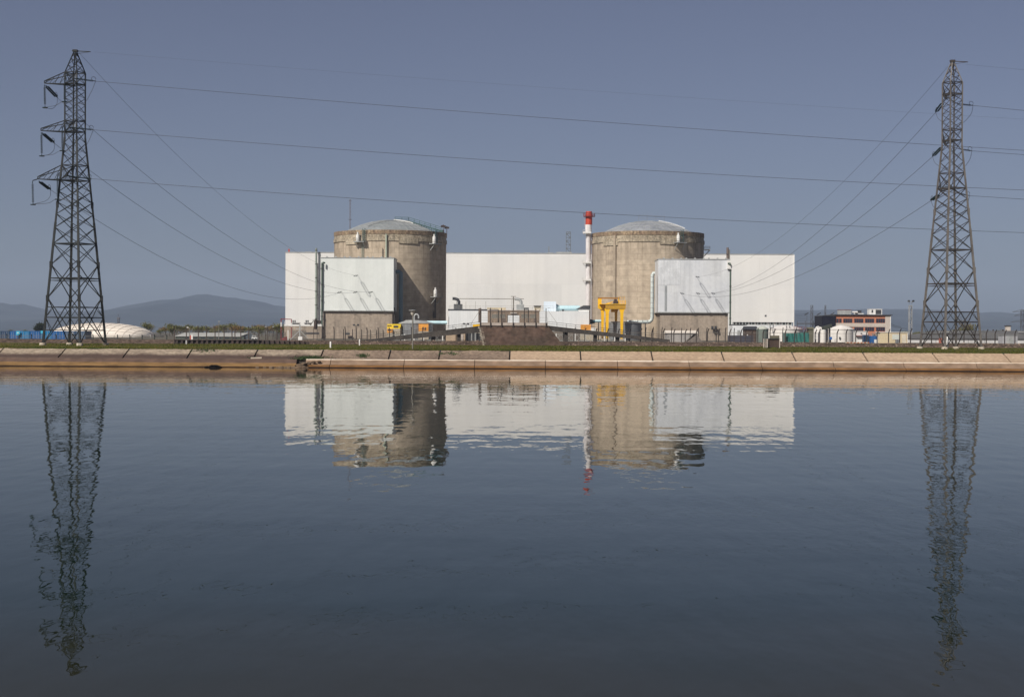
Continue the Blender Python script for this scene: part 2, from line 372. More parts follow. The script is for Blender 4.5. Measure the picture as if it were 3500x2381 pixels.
def kerbmat(name, lip, face, ochre, wet, ot=.26):
    m = bpy.data.materials.new(name); m.use_nodes = True; nt = m.node_tree; P = nt.nodes['Principled BSDF']
    pos = nt.nodes.new('ShaderNodeNewGeometry').outputs['Position']
    sep = nt.nodes.new('ShaderNodeSeparateXYZ'); nt.links.new(pos, sep.inputs[0])
    z = mathn(nt, 'ADD', sep.outputs[2], mathn(nt, 'MULTIPLY', mathn(nt, 'SUBTRACT', noisen(nt, pos, .5, 4, (.5, 1, 2)), .5), .12))
    c = ramp(nt, mathn(nt, 'DIVIDE', z, 1.4), [(.06, wet), (.12, ochre), (ot, ochre), (ot+.05, face), (.755, face), (.785, lip)])
    c = mixc(nt, .35, c, ramp(nt, noisen(nt, pos, 1.1, 5, (.5, 1, 1)), [(.3, 0.05), (.7, .95)]), 'OVERLAY')
    nt.links.new(c, P.inputs['Base Color']); P.inputs['Roughness'].default_value = .9; P.inputs['Specular IOR Level'].default_value = .2
    return m
KERB_R = kerbmat('kerb_concrete', (.70, .60, .48), (.21, .145, .10), (.17, .085, .030), (.015, .008, .005))
KERB_L = kerbmat('rusty_kerb_concrete', (.10, .07, .055), (.10, .065, .05), (.185, .11, .045), (.03, .015, .006), .40)
JP = [-207, 14, 226, 443, 658, 882, 1106, 1336, 1505, 1743, 1983, 2225, 2465, 2706, 2948, 3186, 3428, 3670]
JX = [atb(p, 1198, 227).x for p in JP]
JX = [JX[0] - 9.6*k for k in range(24, 0, -1)] + JX + [JX[-1] + 9.95*k for k in range(1, 25)]
TOP, BOT = (227.0, 2.42), (222.8, 1.10)
def slab(m, xa, xb, rough):
    n = max(2, int((xb-xa)/.5)); rows = 6; v = []
    for i in range(n+1):
        X = xa + (xb-xa)*i/n
        for j in range(rows+1):
            t = j/rows; Y = TOP[0]+(BOT[0]-TOP[0])*t; z = TOP[1]+(BOT[1]-TOP[1])*t
            k = noise.noise(Vector((X*.7, Y*.9, 1.3)))*rough
            v.append((X, yb(X, Y), z + k))
        v.append((X, yb(X, BOT[0]) + .25, BOT[1]-.45)); v.append((X, yb(X, TOP[0]) + .05, TOP[1]-.4))
    r = rows+3; f = []
    for i in range(n):
        for j in range(r-2): f.append((i*r+j, (i+1)*r+j, (i+1)*r+j+1, i*r+j+1))
        f.append((i*r+r-1, (i+1)*r+r-1, (i+1)*r, i*r))
    for i in (0, n): f.append(tuple(i*r+j for j in range(r)))
    m.add(v, f)
groups = {'L': MB(), 'M': MB(), 'R': MB()}
for a, b in zip(JX[:-1], JX[1:]):
    c = (a+b)/2; g = 'L' if c < JX[24+6] else ('M' if c < JX[24+9] else 'R')
    slab(groups[g], a+.11, b-.11, {'L': .10, 'M': .14, 'R': .012}[g])
setting('bank_slabs', groups['R'], SLAB_R); setting('bank_slabs_rough', groups['M'], SLAB_M); setting('bank_slabs_eroded', groups['L'], SLAB_L)
BEDD = mat('dark_joint_bed', (.05, .038, .028), None, .95)
ribbon('bank_bed', [(227.3, 2.30), (222.7, .80), (221.0, -.5)], BEDD, [XL] + frange(-150, 150, 10) + [XR])
XB = atb(1042, 1240, 221).x; XC = atb(1012, 1240, 221).x
def kerb(name, mt, xa, xb, joints, wob):
    m = MB(); prof = [(223.0, .95), (222.75, 1.15), (222.15, 1.17), (221.95, 1.07), (221.3, .46), (220.6, .40), (219.7, -.03), (219.6, -1.0)]
    cuts = [xa] + [j for j in joints if xa < j < xb] + [xb]
    for a, b in zip(cuts[:-1], cuts[1:]):
        n = max(1, int((b-a-.1)/.7)); base = len(m.v); k = len(prof)
        for i in range(n+1):
            X = a+.04+(b-a-.08)*i/n
            for (Y, z) in prof:
                q = noise.noise(Vector((X*.5, z*3, 4.0)))*wob; m.v.append((X, yb(X, Y)+q, z+q*.6))
        for i in range(n):
            for j in range(k-1): m.f.append((base+i*k+j, base+(i+1)*k+j, base+(i+1)*k+j+1, base+i*k+j+1))
        for i in (0, n): m.f.append(tuple(base+i*k+j for j in range(k)))
    return setting(name, m, mt)
KJ = [atb(p, 1240, 221).x for p in (1128, 1380, 1622, 1864, 2111, 2357, 2604, 2852, 3093, 3343)]
KJ = KJ + [KJ[-1]+10*k for k in range(1, 26)]
kerb('bank_kerb', KERB_R, XB, XR-10, KJ, .035)
kerb('bank_kerb_rusty', KERB_L, XL+10, XC, [XC-9.9*k-5 for k in range(24)], .10)

# rocks where the bank has collapsed, and a snag in the water ---------
ROCK = mat('wet_brown_rock', (.17, .11, .06), (.07, .05, .035), .8, scale=1.5, fine=.4, bump=.06)
def rock(c, r, seed, squash=.55):
    m = MB(); bm = bmesh.new(); bmesh.ops.create_icosphere(bm, subdivisions=2, radius=1)
    for v in bm.verts:
        k = 1 + .35*noise.noise(v.co*1.3 + Vector((seed*3.1, 0, 0))) + .15*noise.noise(v.co*3 + Vector((0, seed, 0)))
        v.co = Vector((v.co.x*r*1.25*k, v.co.y*r*k, v.co.z*r*squash*k))
    bm.verts.index_update()
    m.add([v.co + Vector(c) for v in bm.verts], [[q.index for q in f.verts] for f in bm.faces]); bm.free(); return m
rr = random.Random(3)
spots = [(880, 1256, .25), (905, 1258, .22), (930, 1259, .35), (948, 1256, .25), (962, 1260, .42), (978, 1257, .3), (991, 1261, .38), (1004, 1257, .35),
         (1017, 1262, .42), (1026, 1256, .5), (1036, 1261, .45), (1046, 1264, .3), (1024, 1248, .4), (1040, 1243, .35), (1056, 1240, .3), (1072, 1237, .28), (1090, 1235, .25)]
for i, (px, py, r) in enumerate(spots):
    p = atb(px, py, 219.2 + max(0, 1250-py)*.14)
    single('bank_rock', rock((p.x, p.y, max(p.z, .02)), r, i), ROCK, 'brown rock in the heap where the concrete bank has collapsed', 'rock', 'rocks tumbled out of the broken canal bank', False)
p = atb(730, 1254, 218.2)
m = rock((p.x+.2, p.y, -.02), .85, 31, .42); m.add(*(lambda q: (q.v, q.f))(rock((p.x-.85, p.y, .0), .35, 33, .55)))
single('half_sunk_boulder', m, mat('black_wet_stone', (.004, .0035, .004), None, .9, spec=.05), 'black wet lump lying in the water just off the rusty kerb', 'boulder')
p = atb(875, 1224, 223.1)
m = MB().obox((p.x, p.y, 1.18), (1.5, .6, .10), .12)
m.v = [(x + (z-1.2)*.6, y, z + (y-p.y)*.28) for x, y, z in m.v]
single('loose_slab', m, mat('pale_broken_slab', (.42, .35, .28), (.34, .28, .22), .9, scale=2), 'pale broken slab piece lying on the eroded bank left of the collapse', 'slab')
# weeds on the bank (ground cover that nobody could count)
m = MB(); rw = random.Random(11)
def weeds(px, py, Yb, n, sx, h):
    p = atb(px, py, Yb)
    for _ in range(n):
        x = p.x + rw.gauss(0, sx); y = p.y + rw.gauss(0, .35); a = rw.random()*6.28; hh = h*(.5+rw.random()*.8)
        zb = 2.42 - (227 - (y + SH*x))*.314 if (y + SH*x) > 222.9 else 1.1
        d = Vector((math.cos(a), math.sin(a), 0))*.09; q = Vector((x, y, zb-.03)); t = q + Vector((rw.gauss(0,.08), rw.gauss(0,.08), hh))
        m.add([q-d, q+d, t], [(0,1,2)])
weeds(1062, 1227, 223.4, 600, 1.3, .2); weeds(1035, 1234, 222.9, 260, .7, .2); weeds(1239, 1219, 224.2, 200, .35, .3)
weeds(862, 1226, 223.2, 60, .5, .15); weeds(1535, 1207, 225.5, 120, .8, .2); weeds(700, 1203, 226.2, 120, 1.0, .25)
setting('bank_weeds', m, mat('weed_green', (.045, .075, .02), (.03, .05, .015), .9, scale=2), 'stuff')
m = MB()
for _ in range(26000):
    X = rw.uniform(-82, 82); t = rw.random(); Y = 226.8 + (t**2.2)*150 if rw.random() < .75 else 226.75 + rw.random()*.5
    zb = gz(Y); h = .06 + rw.random()*.16; d = Vector((rw.uniform(-.12, .12), .02, 0))
    q = Vector((X, yb(X, Y), zb-.04)); m.add([q-d, q+d, q+Vector((rw.gauss(0,.05), rw.gauss(0,.05), h+.04))], [(0,1,2)])
setting('grass_tufts', m, mat('grass_blades', (.042, .062, .008), (.08, .076, .014), .9, scale=.5, fine=.4, fscale=2, spec=.1), 'stuff')

# hills ------------------------------------------------------------
HILL = mat('hazed_wooded_hill', (.022, .028, .034), (.045, .052, .056), .95, scale=.002, fine=.2, fscale=.004, spec=.05)  # bluish base colour carries some of the distance haze
def hillrange(name, pts, Y, depth, amp):
    m = MB(); xs = [q[0] for q in pts]; N = 260; rows = [(-depth, .0), (-depth*.75, .25), (-depth*.5, .52), (-depth*.28, .74), (-depth*.1, .93), (0, 1.0), (depth*.4, .6), (depth*.7, 0)]
    for i in range(N+1):
        px = xs[0] + (xs[-1]-xs[0])*i/N; j = max(k for k in range(len(xs)-1) if xs[k] <= px + 1e-6)
        t = (px-xs[j])/(xs[j+1]-xs[j]); t = t*t*(3-2*t)*.5 + t*.5; py = pts[j][1]+(pts[j+1][1]-pts[j][1])*t
        top = at(px, py, Y); H = top.z + noise.noise(Vector((px*.03, 0, 0)))*amp
        for (dy, s) in rows:
            k = noise.noise(Vector((top.x*.0016, dy*.0012, 2)))*.16*s*(1-s)*4 if s < 1 and dy < 0 else 0
            m.v.append((top.x*(Y+dy*.0)/Y, Y+dy, 2.0 + (H-2.0)*max(0, s+k)))
    r = len(rows)
    for i in range(N):
        for j in range(r-1): m.f.append((i*r+j, (i+1)*r+j, (i+1)*r+j+1, i*r+j+1))
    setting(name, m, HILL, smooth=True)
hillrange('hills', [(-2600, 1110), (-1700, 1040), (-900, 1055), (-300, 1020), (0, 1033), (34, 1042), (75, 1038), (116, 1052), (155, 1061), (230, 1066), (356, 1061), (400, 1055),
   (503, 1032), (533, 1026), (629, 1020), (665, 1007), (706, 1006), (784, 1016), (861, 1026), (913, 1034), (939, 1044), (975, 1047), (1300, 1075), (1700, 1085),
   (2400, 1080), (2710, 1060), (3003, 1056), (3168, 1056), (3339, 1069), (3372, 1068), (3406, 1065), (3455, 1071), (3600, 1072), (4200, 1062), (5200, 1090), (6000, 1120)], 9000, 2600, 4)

# haze -------------------------------------------------------------
hm = bpy.data.materials.new('haze'); hm.use_nodes = True; nt = hm.node_tree; nt.nodes.clear()
out = nt.nodes.new('ShaderNodeOutputMaterial'); pv = nt.nodes.new('ShaderNodeVolumePrincipled')
pv.inputs['Color'].default_value = (.62, .76, 1.0, 1); pv.inputs['Density'].default_value = 0.000075; pv.inputs['Anisotropy'].default_value = .0
nt.links.new(pv.outputs[0], out.inputs['Volume'])
m = MB().box(-8000, 8000, -140, 12500, -2.5, 420)
setting('haze', m, hm, 'stuff')
# ================================================================== REACTORS AND BIG BUILDINGS
GZ = 2.68
def bx(px0, py0, px1, py1, Y, depth, zb=None):
    a = at(px0, py0, Y); b = at(px1, py1, Y); c = at((px0+px1)/2, py0, Y); d = at((px0+px1)/2, py1, Y)
    return (a.x, b.x, Y, Y+depth, d.z if zb is None else zb, c.z)
def grp_rail(m, pts, h=1.05, r=.035, step=1.6):      # handrail along a polyline
    for a, b in zip(pts[:-1], pts[1:]):
        a = Vector(a); b = Vector(b); n = max(1, int((b-a).length/step))
        for k in (1.0, .5): m.bar(a+Vector((0,0,h*k)), b+Vector((0,0,h*k)), r*1.6)
        for i in range(n+1):
            p = a.lerp(b, i/n); m.bar(p, p+Vector((0,0,h)), r*1.6)
    return m

# turbine hall ------------------------------------------------------
x0, x1, y0, y1, z0, z1 = bx(976, 863.5, 2711, 1150, 650, 46, GZ)
t = thing('turbine_hall', 'very long white clad turbine hall stretching behind both concrete reactor buildings', 'hall', ((x0+x1)/2, 673, GZ))
xr = px_x(2504, 650); zl = at(2600, 1101, 650).z; zl2 = at(2600, 1109.5, 650).z; ztop = at(1750, 866.5, 650).z
part('wall', MB().box(x0, xr, y0, y1, z0, ztop).box(xr, x1, y0, y1, zl, ztop), CLAD, t)
part('louvre_band', MB().box(xr+.1, x1-.6, y0+.6, y1-.6, zl2, zl), mat('louvre_shadow', (.05, .045, .05), (.09, .08, .07), .7, seam=(2.6, 9, .3, -6, .2)), t)
m = MB()
for k in range(20):
    x = xr + .3 + (x1-xr-.9)*k/19; m.box(x-.12, x+.12, y0+.25, y0+.5, zl2, zl)
part('louvre_post', m, PALE_P, t)
part('base_wall', MB().box(xr+.2, x1-.4, y0+.4, y1-.4, z0, zl2), LOWCLAD, t)
m = MB().box(x0-.12, x1+.12, y0-.12, y1+.12, ztop, ztop+.3)
xa, xb = px_x(1900, 650), px_x(1953, 650); m.box(xa, xb, y0+.2, y0+9, ztop+.3, ztop+.75)
part('roof_edge', m, GREYL, t)
part('corner_post', MB().box(x1-.02, x1+.35, y0-.2, y0+.6, z0, ztop), WHITE, t)
h = at(2617, 1079, 650); part('hatch', MB().box(h.x-.35, h.x+.35, y0-.06, y0+.1, h.z-.35, h.z+.35), DARK, t)
h = at(987, 861, 650); part('beacon', MB().box(h.x-.25, h.x+.25, y0+.4, y0+.9, ztop+.3, ztop+1.5), REDP, t)
m = MB()
for px in (1050, 1700, 1800, 1880): 
    h = px_x(px, 650); m.box(h-1.2, h+1.2, y0+2, y0+4, ztop+.28, ztop+.55)
part('roof_vent', m, GREYL, t)

# reactor buildings --------------------------------------------------
def reactor(cpx, ytop, label, flip):
    Yc = 590.0; c = at(cpx, 800, Yc); cx = c.x; Rr = 20.6; Yf = Yc - Rr
    z = lambda py: at(cpx, py, Yf).z
    t = thing('reactor_building', label, 'reactor building', (cx, Yc, GZ), 'round concrete reactor buildings')
    d = ytop - 785
    zt, zb1, zb2, zb3 = z(785+d), z(799+d), z(810+d), z(822+d)
    part('wall', MB().lathe(cx, Yc, [(Rr-.12, GZ), (Rr-.12, zb3)], 96, cap=False), CONC, t, True)
    part('ledge', MB().lathe(cx, Yc, [(Rr-.2, zb3), (Rr+.16, zb3), (Rr+.16, zb2), (Rr-.2, zb2)], 96, cap=False), BAND, t, True)
    part('band', MB().lathe(cx, Yc, [(Rr-.1, zb2), (Rr-.1, zb1)], 96, cap=False), BAND, t, True)
    part('rim', MB().lathe(cx, Yc, [(Rr-.15, zb1-.02), (Rr+.02, zb1), (Rr+.02, zt), (Rr-.9, zt), (Rr-.9, zt-1.6), (0.01, zt-1.6)], 96, cap=False), RIM, t, True)
    za = at(cpx, 753+d*1.0, Yc).z; Rs = 30.5
    dome = part('dome', MB().lathe(cx, Yc, [(18.6*k/14+.01, za - (18.6*k/14)**2/(2*Rs)) for k in range(14, -1, -1)], 96, cap=False), DOMEW if flip else DOME, t, True)
    m = MB(); zz = lambda r: za - r*r/(2*Rs) + .05
    for k in range(40):
        a = 2*math.pi*k/40; m.tube([(cx+r*math.cos(a), Yc+r*math.sin(a), zz(r)) for r in (2, 7, 11, 15, 18.4)], .07, 4)
    for r in (5, 9, 12.5, 15.5): m.tube([(cx+r*math.cos(q*math.pi/24), Yc+r*math.sin(q*math.pi/24), zz(r)) for q in range(49)], .07, 4)
    part('dome_ribs', m, GREYL, dome)
    def ang(px, r=Rr):
        s_ = (px_x(px, Yf+2) - cx)/r; s_ = max(-.999, min(.999, s_)); return -math.pi/2 + math.asin(s_)
    return t, cx, Yc, Rr, z, zt, za, Rs, ang, dome
def platform(t, cx, Yc, Rr, a, zf, zrim, box=True, strut=True):
    ca, sa = math.cos(a), math.sin(a); C = Vector((cx+Rr*ca, Yc+Rr*sa, 0)); o = Vector((ca, sa, 0)); tt = Vector((-sa, ca, 0))
    m = MB(); f = C + o*1.1
    m.obox((f.x, f.y, zf), (4.4, 2.2, .22), a+math.pi/2)
    m2 = MB(); P4 = [C + tt*2.1, C+tt*2.1+o*2.1, C-tt*2.1+o*2.1, C-tt*2.1]
    grp_rail(m2, [(p.x, p.y, zf+.2) for p in P4], 1.1, .05)
    for s in (-1.6, 1.6): 
        a_ = C+tt*s+o*2.0; b_ = C+tt*s; m.bar((a_.x, a_.y, zf), (b_.x, b_.y, zf-2.2), .18)
    pl = part('platform', m, GREYL, t); part('railing', m2, STEEL_G, pl)
    if box:
        c = C + o*1.2 - tt*.9
        part('siren', MB().lathe(c.x, c.y, [(.55, zf+.22), (.62, zf+.3), (.62, zf+2.6), (.3, zf+2.75), (.3, zf+3.3), (.35, zf+3.5), (.01, zf+3.6)], 16), WHITE, pl, True)
    if zrim:
        m3 = MB()
        for s in (.6, 1.7):
            p = C+tt*s+o*.5; m3.bar((p.x, p.y, zf+.2), (p.x, p.y, zrim+.6), .14)
        k = zf+.6
        while k < zrim+.4:
            p = C+tt*.6+o*.5; q = C+tt*1.7+o*.5; m3.bar((p.x, p.y, k), (q.x, q.y, k), .1); m3.bar((p.x, p.y, k), (q.x, q.y, k+.6), .08); k += .6
        part('ladder', m3, TEAL_S, pl)
def wall_pipe(t, cx, Yc, r, a, za, zb, rad, mt, name='pipe'):
    ca, sa = math.cos(a), math.sin(a); return part(name, MB().cyl(cx+r*ca, Yc+r*sa, za, zb, rad, 12), mt, t, True)

# left one
t, cx, Yc, Rr, z, zt, za, Rs, ang, dome = reactor(1334.5, 785, 'tan concrete drum with smooth grey dome and green roof gangway, left of the centre', False)
part('ledge_block', MB().arc(cx, Yc, Rr-.1, Rr+.22, ang(1177), ang(1224), z(834), z(812)+.02, 5), BAND, t)
part('ledge_block', MB().arc(cx, Yc, Rr-.1, Rr+.22, ang(1363), ang(1426), z(831), z(811)+.02, 7), BAND, t)
part('buttress_panel', MB().arc(cx, Yc, Rr-.2, Rr+.45, ang(1277), ang(1308), z(990), z(847), 5), CONC, t)
part('pipe', MB().tube([(cx+(Rr+.5)*math.cos(ang(1321)), Yc+(Rr+.5)*math.sin(ang(1321)), q) for q in (z(1000), z(805), z(800))], .30, 12), mat('pale_green_pipe', (.40, .45, .36), None, .5), t, True)
platform(t, cx, Yc, Rr, ang(1235), z(827), zt); platform(t, cx, Yc, Rr, ang(1476), z(830), zt); platform(t, cx, Yc, Rr, ang(1480), z(1014), None)
a = ang(1240); m = MB(); ca, sa = math.cos(a), math.sin(a)
for s in (-.3, .3): m.bar((cx+(Rr+.3)*ca - s*sa, Yc+(Rr+.3)*sa + s*ca, z(1000)), (cx+(Rr+.3)*ca - s*sa, Yc+(Rr+.3)*sa + s*ca, z(830)), .12)
k = z(1000)
while k < z(830): m.bar((cx+(Rr+.3)*ca+.3*sa, Yc+(Rr+.3)*sa-.3*ca, k), (cx+(Rr+.3)*ca-.3*sa, Yc+(Rr+.3)*sa+.3*ca, k), .07); k += .5
part('ladder', m, GREEN_P, t)
a = ang(1477); part('ladder', MB().arc(cx, Yc, Rr+.05, Rr+.45, a, a+.05, z(1085), z(1020), 2), STEEL_B, t)
m = MB(); s0 = cx
pts = []
for k in range(17):                      # curved rail over the dome
    u = -1 + 2*k/16; px = 1262 + (1412-1262)*k/16; x = px_x(px, 585)-cx; yy = -7 + 5*u
    r2 = x*x+yy*yy; pts.append((cx+x, Yc+yy, za - r2/(2*Rs) + .35))
part('dome_rail', MB().tube(pts, .16, 6), GREYL, dome, True)
pts = [(cx + (px_x(px, 585)-cx), Yc-6, za - ((px_x(px, 585)-cx)**2+36)/(2*Rs)+.42) for px in range(1345, 1412, 6)]
part('dome_rail', MB().tube(pts, .2, 6), WHITE, dome, True)
# gangway
Yg = 588; A = at(1350, 755, Yg); B = at(1397, 755.5, Yg); C = at(1508, 789, Yg-2); m = MB(); m2 = MB()
for dy in (-.7, .7):
    P3 = [Vector((q.x, q.y+dy, q.z)) for q in (A, B, C)]
    for p, q in zip(P3[:-1], P3[1:]): m.bar(p, q, .28, .35)
    lo = [P3[1]+Vector((2, 0, -1.6)), P3[2]+Vector((0, 0, -1.3))]; m.bar(lo[0], lo[1], .2); m.bar(P3[1], lo[0], .15)
    for k in range(12):
        p = P3[1].lerp(P3[2], (k+.5)/12.5); q = lo[0].lerp(lo[1], k/12); q2 = lo[0].lerp(lo[1], (k+1)/12); m.bar(q, p, .11); m.bar(p, q2, .11)
    grp_rail(m2, P3, 1.35, .05, 2.1)
for k in range(24): 
    p = A.lerp(B, k/6) if k < 6 else B.lerp(C, (k-6)/17); m.box(p.x-.3, p.x+.3, p.y-.7, p.y+.7, p.z+.05, p.z+.12)
g = part('roof_gangway', m, TEAL_S, t); part('railing', m2, TEAL_S, g)
m = MB().box(C.x-.5, C.x+1.0, C.y-.9, C.y+.9, zt, C.z+.3); part('gangway_support', m, TEAL_S, t)
for px, py in ((1515, 774), (1527, 779)):
    p = at(px, py, Yg-3); m = MB().bar((p.x, p.y, zt-2), (p.x, p.y, p.z), .22).obox((p.x-.5, p.y, p.z-.3), (.6, .5, .7), .4).obox((p.x+.5, p.y, p.z-.3), (.6, .5, .7), -.4).obox((p.x, p.y, p.z), (.5, .5, .6), 0)
    part('floodlight', m, DKBR, t)

# right one
t, cx, Yc, Rr, z, zt, za, Rs, ang, dome = reactor(2213.5, 788, 'tan concrete drum with bright streaked panelled dome, standing beside the red and white stack', True)
part('ledge_block', MB().arc(cx, Yc, Rr-.1, Rr+.22, ang(2064), ang(2111), z(837), z(814)+.02, 5), BAND, t)
part('ledge_block', MB().arc(cx, Yc, Rr-.1, Rr+.22, ang(2252), ang(2330), z(834), z(814)+.02, 7), BAND, t)
part('buttress_panel', MB().arc(cx, Yc, Rr-.2, Rr+.20, ang(2074), ang(2098), z(1100), z(855), 4), CONC, t)
part('pilaster', MB().arc(cx, Yc, Rr-.2, Rr+.45, ang(2098.5), ang(2106), z(1100), z(802), 2), CONC, t)
platform(t, cx, Yc, Rr, ang(2318), z(829), zt)
platform(t, cx, Yc, Rr, ang(2402)+.35, z(845), None, False)
m = MB(); r = 7.2
pts = [(cx+r*math.cos(q*.25), Yc-1+r*.6*math.sin(q*.25), za - .5) for q in range(26)]
grp_rail(m, [(cx-3.5, Yc-2, za-.1), (cx+6, Yc-2, za-.5)], 2.2, .03, 3); part('railing', m, STEEL_G, dome)
pts = [(px_x(px, 588), Yc-1, za - ((px_x(px, 588)-cx)**2+1)/(2*Rs)+.35) for px in range(2250, 2346, 6)]
m = MB()
for a_, b_ in zip(pts[:-1:1], pts[1::1]):
    m.tube([Vector(a_), Vector(a_).lerp(Vector(b_), .8)], .2, 6)
part('dome_rail', m, WHITE, dome, True)

# fuel buildings with white upper walls --------------------------------
def wall_insulators(t, spots, Y, target):
    for (px, py) in spots:
        p = at(px, py, Y); tg = Vector(target); d = (tg - p).normalized(); d = Vector((d.x, d.y, -.12)).normalized()
        a0_ = p + Vector((0, 0, .0)); e = a0_ + d*5.9; s = d.cross(Vector((0,0,1))).normalized()*.40
        m = MB().bar(a0_, a0_+d*2.1, .07).bar(a0_+d*2.1-s, a0_+d*2.1+s, .10).bar(e-s, e+s, .12)
        for k in (-1, 1):
            for q in range(18):
                c = a0_ + d*(2.25+q*.195) + s*k; m.tube([c, c+d*.07], .10, 8)
            m.bar(a0_+d*2.1+s*k, e+s*k, .06)
        part('insulator', m, INSUL, t)
def fuel_building(label, px0, px1, py0, pym, depth, upper, Y=555.0):
    x0, x1, y0, y1, z0, z1 = bx(px0, py0, px1, pym, Y, depth)
    t = thing('fuel_building', label, 'industrial building', ((x0+x1)/2, Y+depth/2, GZ), 'white clad blocks on concrete bases')
    part('upper_wall', MB().box(x0, x1, y0, y1, z0, z1), upper, t)
    part('base_wall', MB().box(x0+.7, x1-.5, y0+.6, y1-.3, GZ-.1, z0), BASE, t)
    m = MB().box(x0-.15, x1+.15, y0-.15, y1+.15, z1, z1+.25); part('roof_edge', m, GREYL, t)
    m = MB()
    for k in range(9): x = x0+2+(x1-x0-4)*k/8 + (k % 3)*.4; m.box(x-.3, x+.3, y0+.6, y0+1.1, z1+.25, z1+.65)
    part('roof_fitting', m, GREYL, t)
    part('drip_edge', MB().box(x0-.2, x1+.2, y0-.2, y1+.2, z0-.35, z0+.0), GREYL, t)
    return t, x0, x1, z0, z1
PYL = at(196, 334, 252); PYR = at(3198, 385, 260)
t, x0, x1, z0, z1 = fuel_building('white clad block on a concrete base, in front of the left reactor drum', 1097, 1345, 882, 1060, 14.0, CLAD_C)
wall_insulators(t, [(1222, 939), (1166, 995), (1220, 995), (1273, 995)], 555, PYL)
x = x1+1.2; zz = at(1366, 928, 562).z
part('side_pipe', MB().tube([(x1-.2, 564, zz), (x, 564, zz), (x+.6, 564, zz-.5), (x+.6, 564, zz-1.2), (x+.6, 564, GZ)], .75, 14), mat('grey_blue_pipe', (.16, .22, .25), None, .5), t, True)
part('drain_pipe', MB().cyl(x1+.3, 556, GZ, z0+1, .2, 8), STEEL_B, t)
m = MB(); p = at(1188, 1140, 554.5); m.box(p.x-.8, p.x+.8, 553.6, 554.6, p.z-.4, p.z+.4); part('wall_light', m, DARK, t)
t, x0, x1, z0, z1 = fuel_building('patched pale grey clad block on a concrete base, in front of the right reactor drum', 2250, 2494, 887, 1066, 14.4, CLAD_D)
wall_insulators(t, [(2379, 943), (2326, 999), (2381, 999), (2433, 999)], 555, PYR)
a_ = bx(2251, 888, 2325, 974, 554.94, .06); part('repair_panel', MB().box(*a_), mat('pale_blue_grey_panel', (.66, .68, .70), None, .5, streak=.05, corr=(1.0, .012)), t)
a_ = bx(2272, 976, 2279, 1062, 554.9, .08); part('grey_strip', MB().box(*a_), mat('grey_strip_paint', (.33, .35, .36), None, .5), t)
p = at(2440, 1119, 554.6); m = MB().box(p.x-.9, p.x-.2, 553.6, 554.7, p.z-.5, p.z+.5).box(p.x+.2, p.x+.9, 553.6, 554.7, p.z-.5, p.z+.5).box(p.x-.9, p.x+.9, 554.4, 554.8, p.z-.7, p.z-.5)
part('wall_light', m, DARK, t)
part('corner_cap', MB().box(x1-1.0, x1+.6, 554.2, 556, z1-3.2, z1-.2), WHITE, t)

DGREEN = mat('dark_green_pipe_paint', (.055, .085, .06), (.08, .11, .085), .5, streak=.2)
# tall pipes -----------------------------------------------------------
def tall_pipe(px, py, pyb, Y, r, mt, label, brackets=True, zb=None, name='vent_pipe'):
    p = at(px, py, Y); q = at(px, pyb, Y).z if zb is None else zb
    t = thing(name, label, 'pipe', (p.x, Y, q), 'tall pipes climbing the white walls')
    part('shaft', MB().cyl(p.x, Y, q, p.z, r, 14), mt, t, True)
    m = MB(); k = q+2
    while k < p.z-1: m.lathe(p.x, Y, [(r+.01, k), (r+.12, k+.05), (r+.12, k+.25), (r+.01, k+.3)], 12); k += 5.5
    if brackets: part('collar', m, STEEL_B, t)
    return t
tall_pipe(1081, 848, 1092, 648.6, .40, mat('grey_green_paint', (.30, .34, .30), (.24, .28, .24), .5, streak=.2), 'tall pale green vent pipe rising above the hall roof near its left end', zb=GZ)
tall_pipe(1085.6, 900, 1092, 648.9, .14, STEEL_B, 'thin dark pipe clipped to the right side of the tall green vent pipe', False, zb=GZ)
t = tall_pipe(1101, 898, 1157, 554.6, .31, DGREEN, 'dark green pipe at the left corner of the left white clad block', zb=GZ)
p = at(1102, 898, 553.4); part('pipe_hood', MB().tube([(p.x, 553.4, p.z-.4), (p.x+.2, 553.6, p.z+.1), (p.x+.7, 554.2, p.z)], .30, 10), DGREEN, t, True)
t = tall_pipe(2497, 902, 1157, 554.6, .29, DGREEN, 'dark green pipe at the right corner of the patched grey block', zb=GZ)
p = at(2497, 902, 553.4); part('pipe_hood', MB().tube([(p.x, 553.4, p.z-.4), (p.x-.2, 553.6, p.z+.2), (p.x-.7, 554.2, p.z+.2)], .3, 10), DGREEN, t, True)
t = tall_pipe(2487, 846, 900, 572, .42, BROWN_D, 'short brown flue standing above the right end of the patched grey block', zb=20)
tall_pipe(2493, 853, 900, 571, .22, STEEL_G, 'thin grey flue beside the short brown flue on the right', False, zb=20)

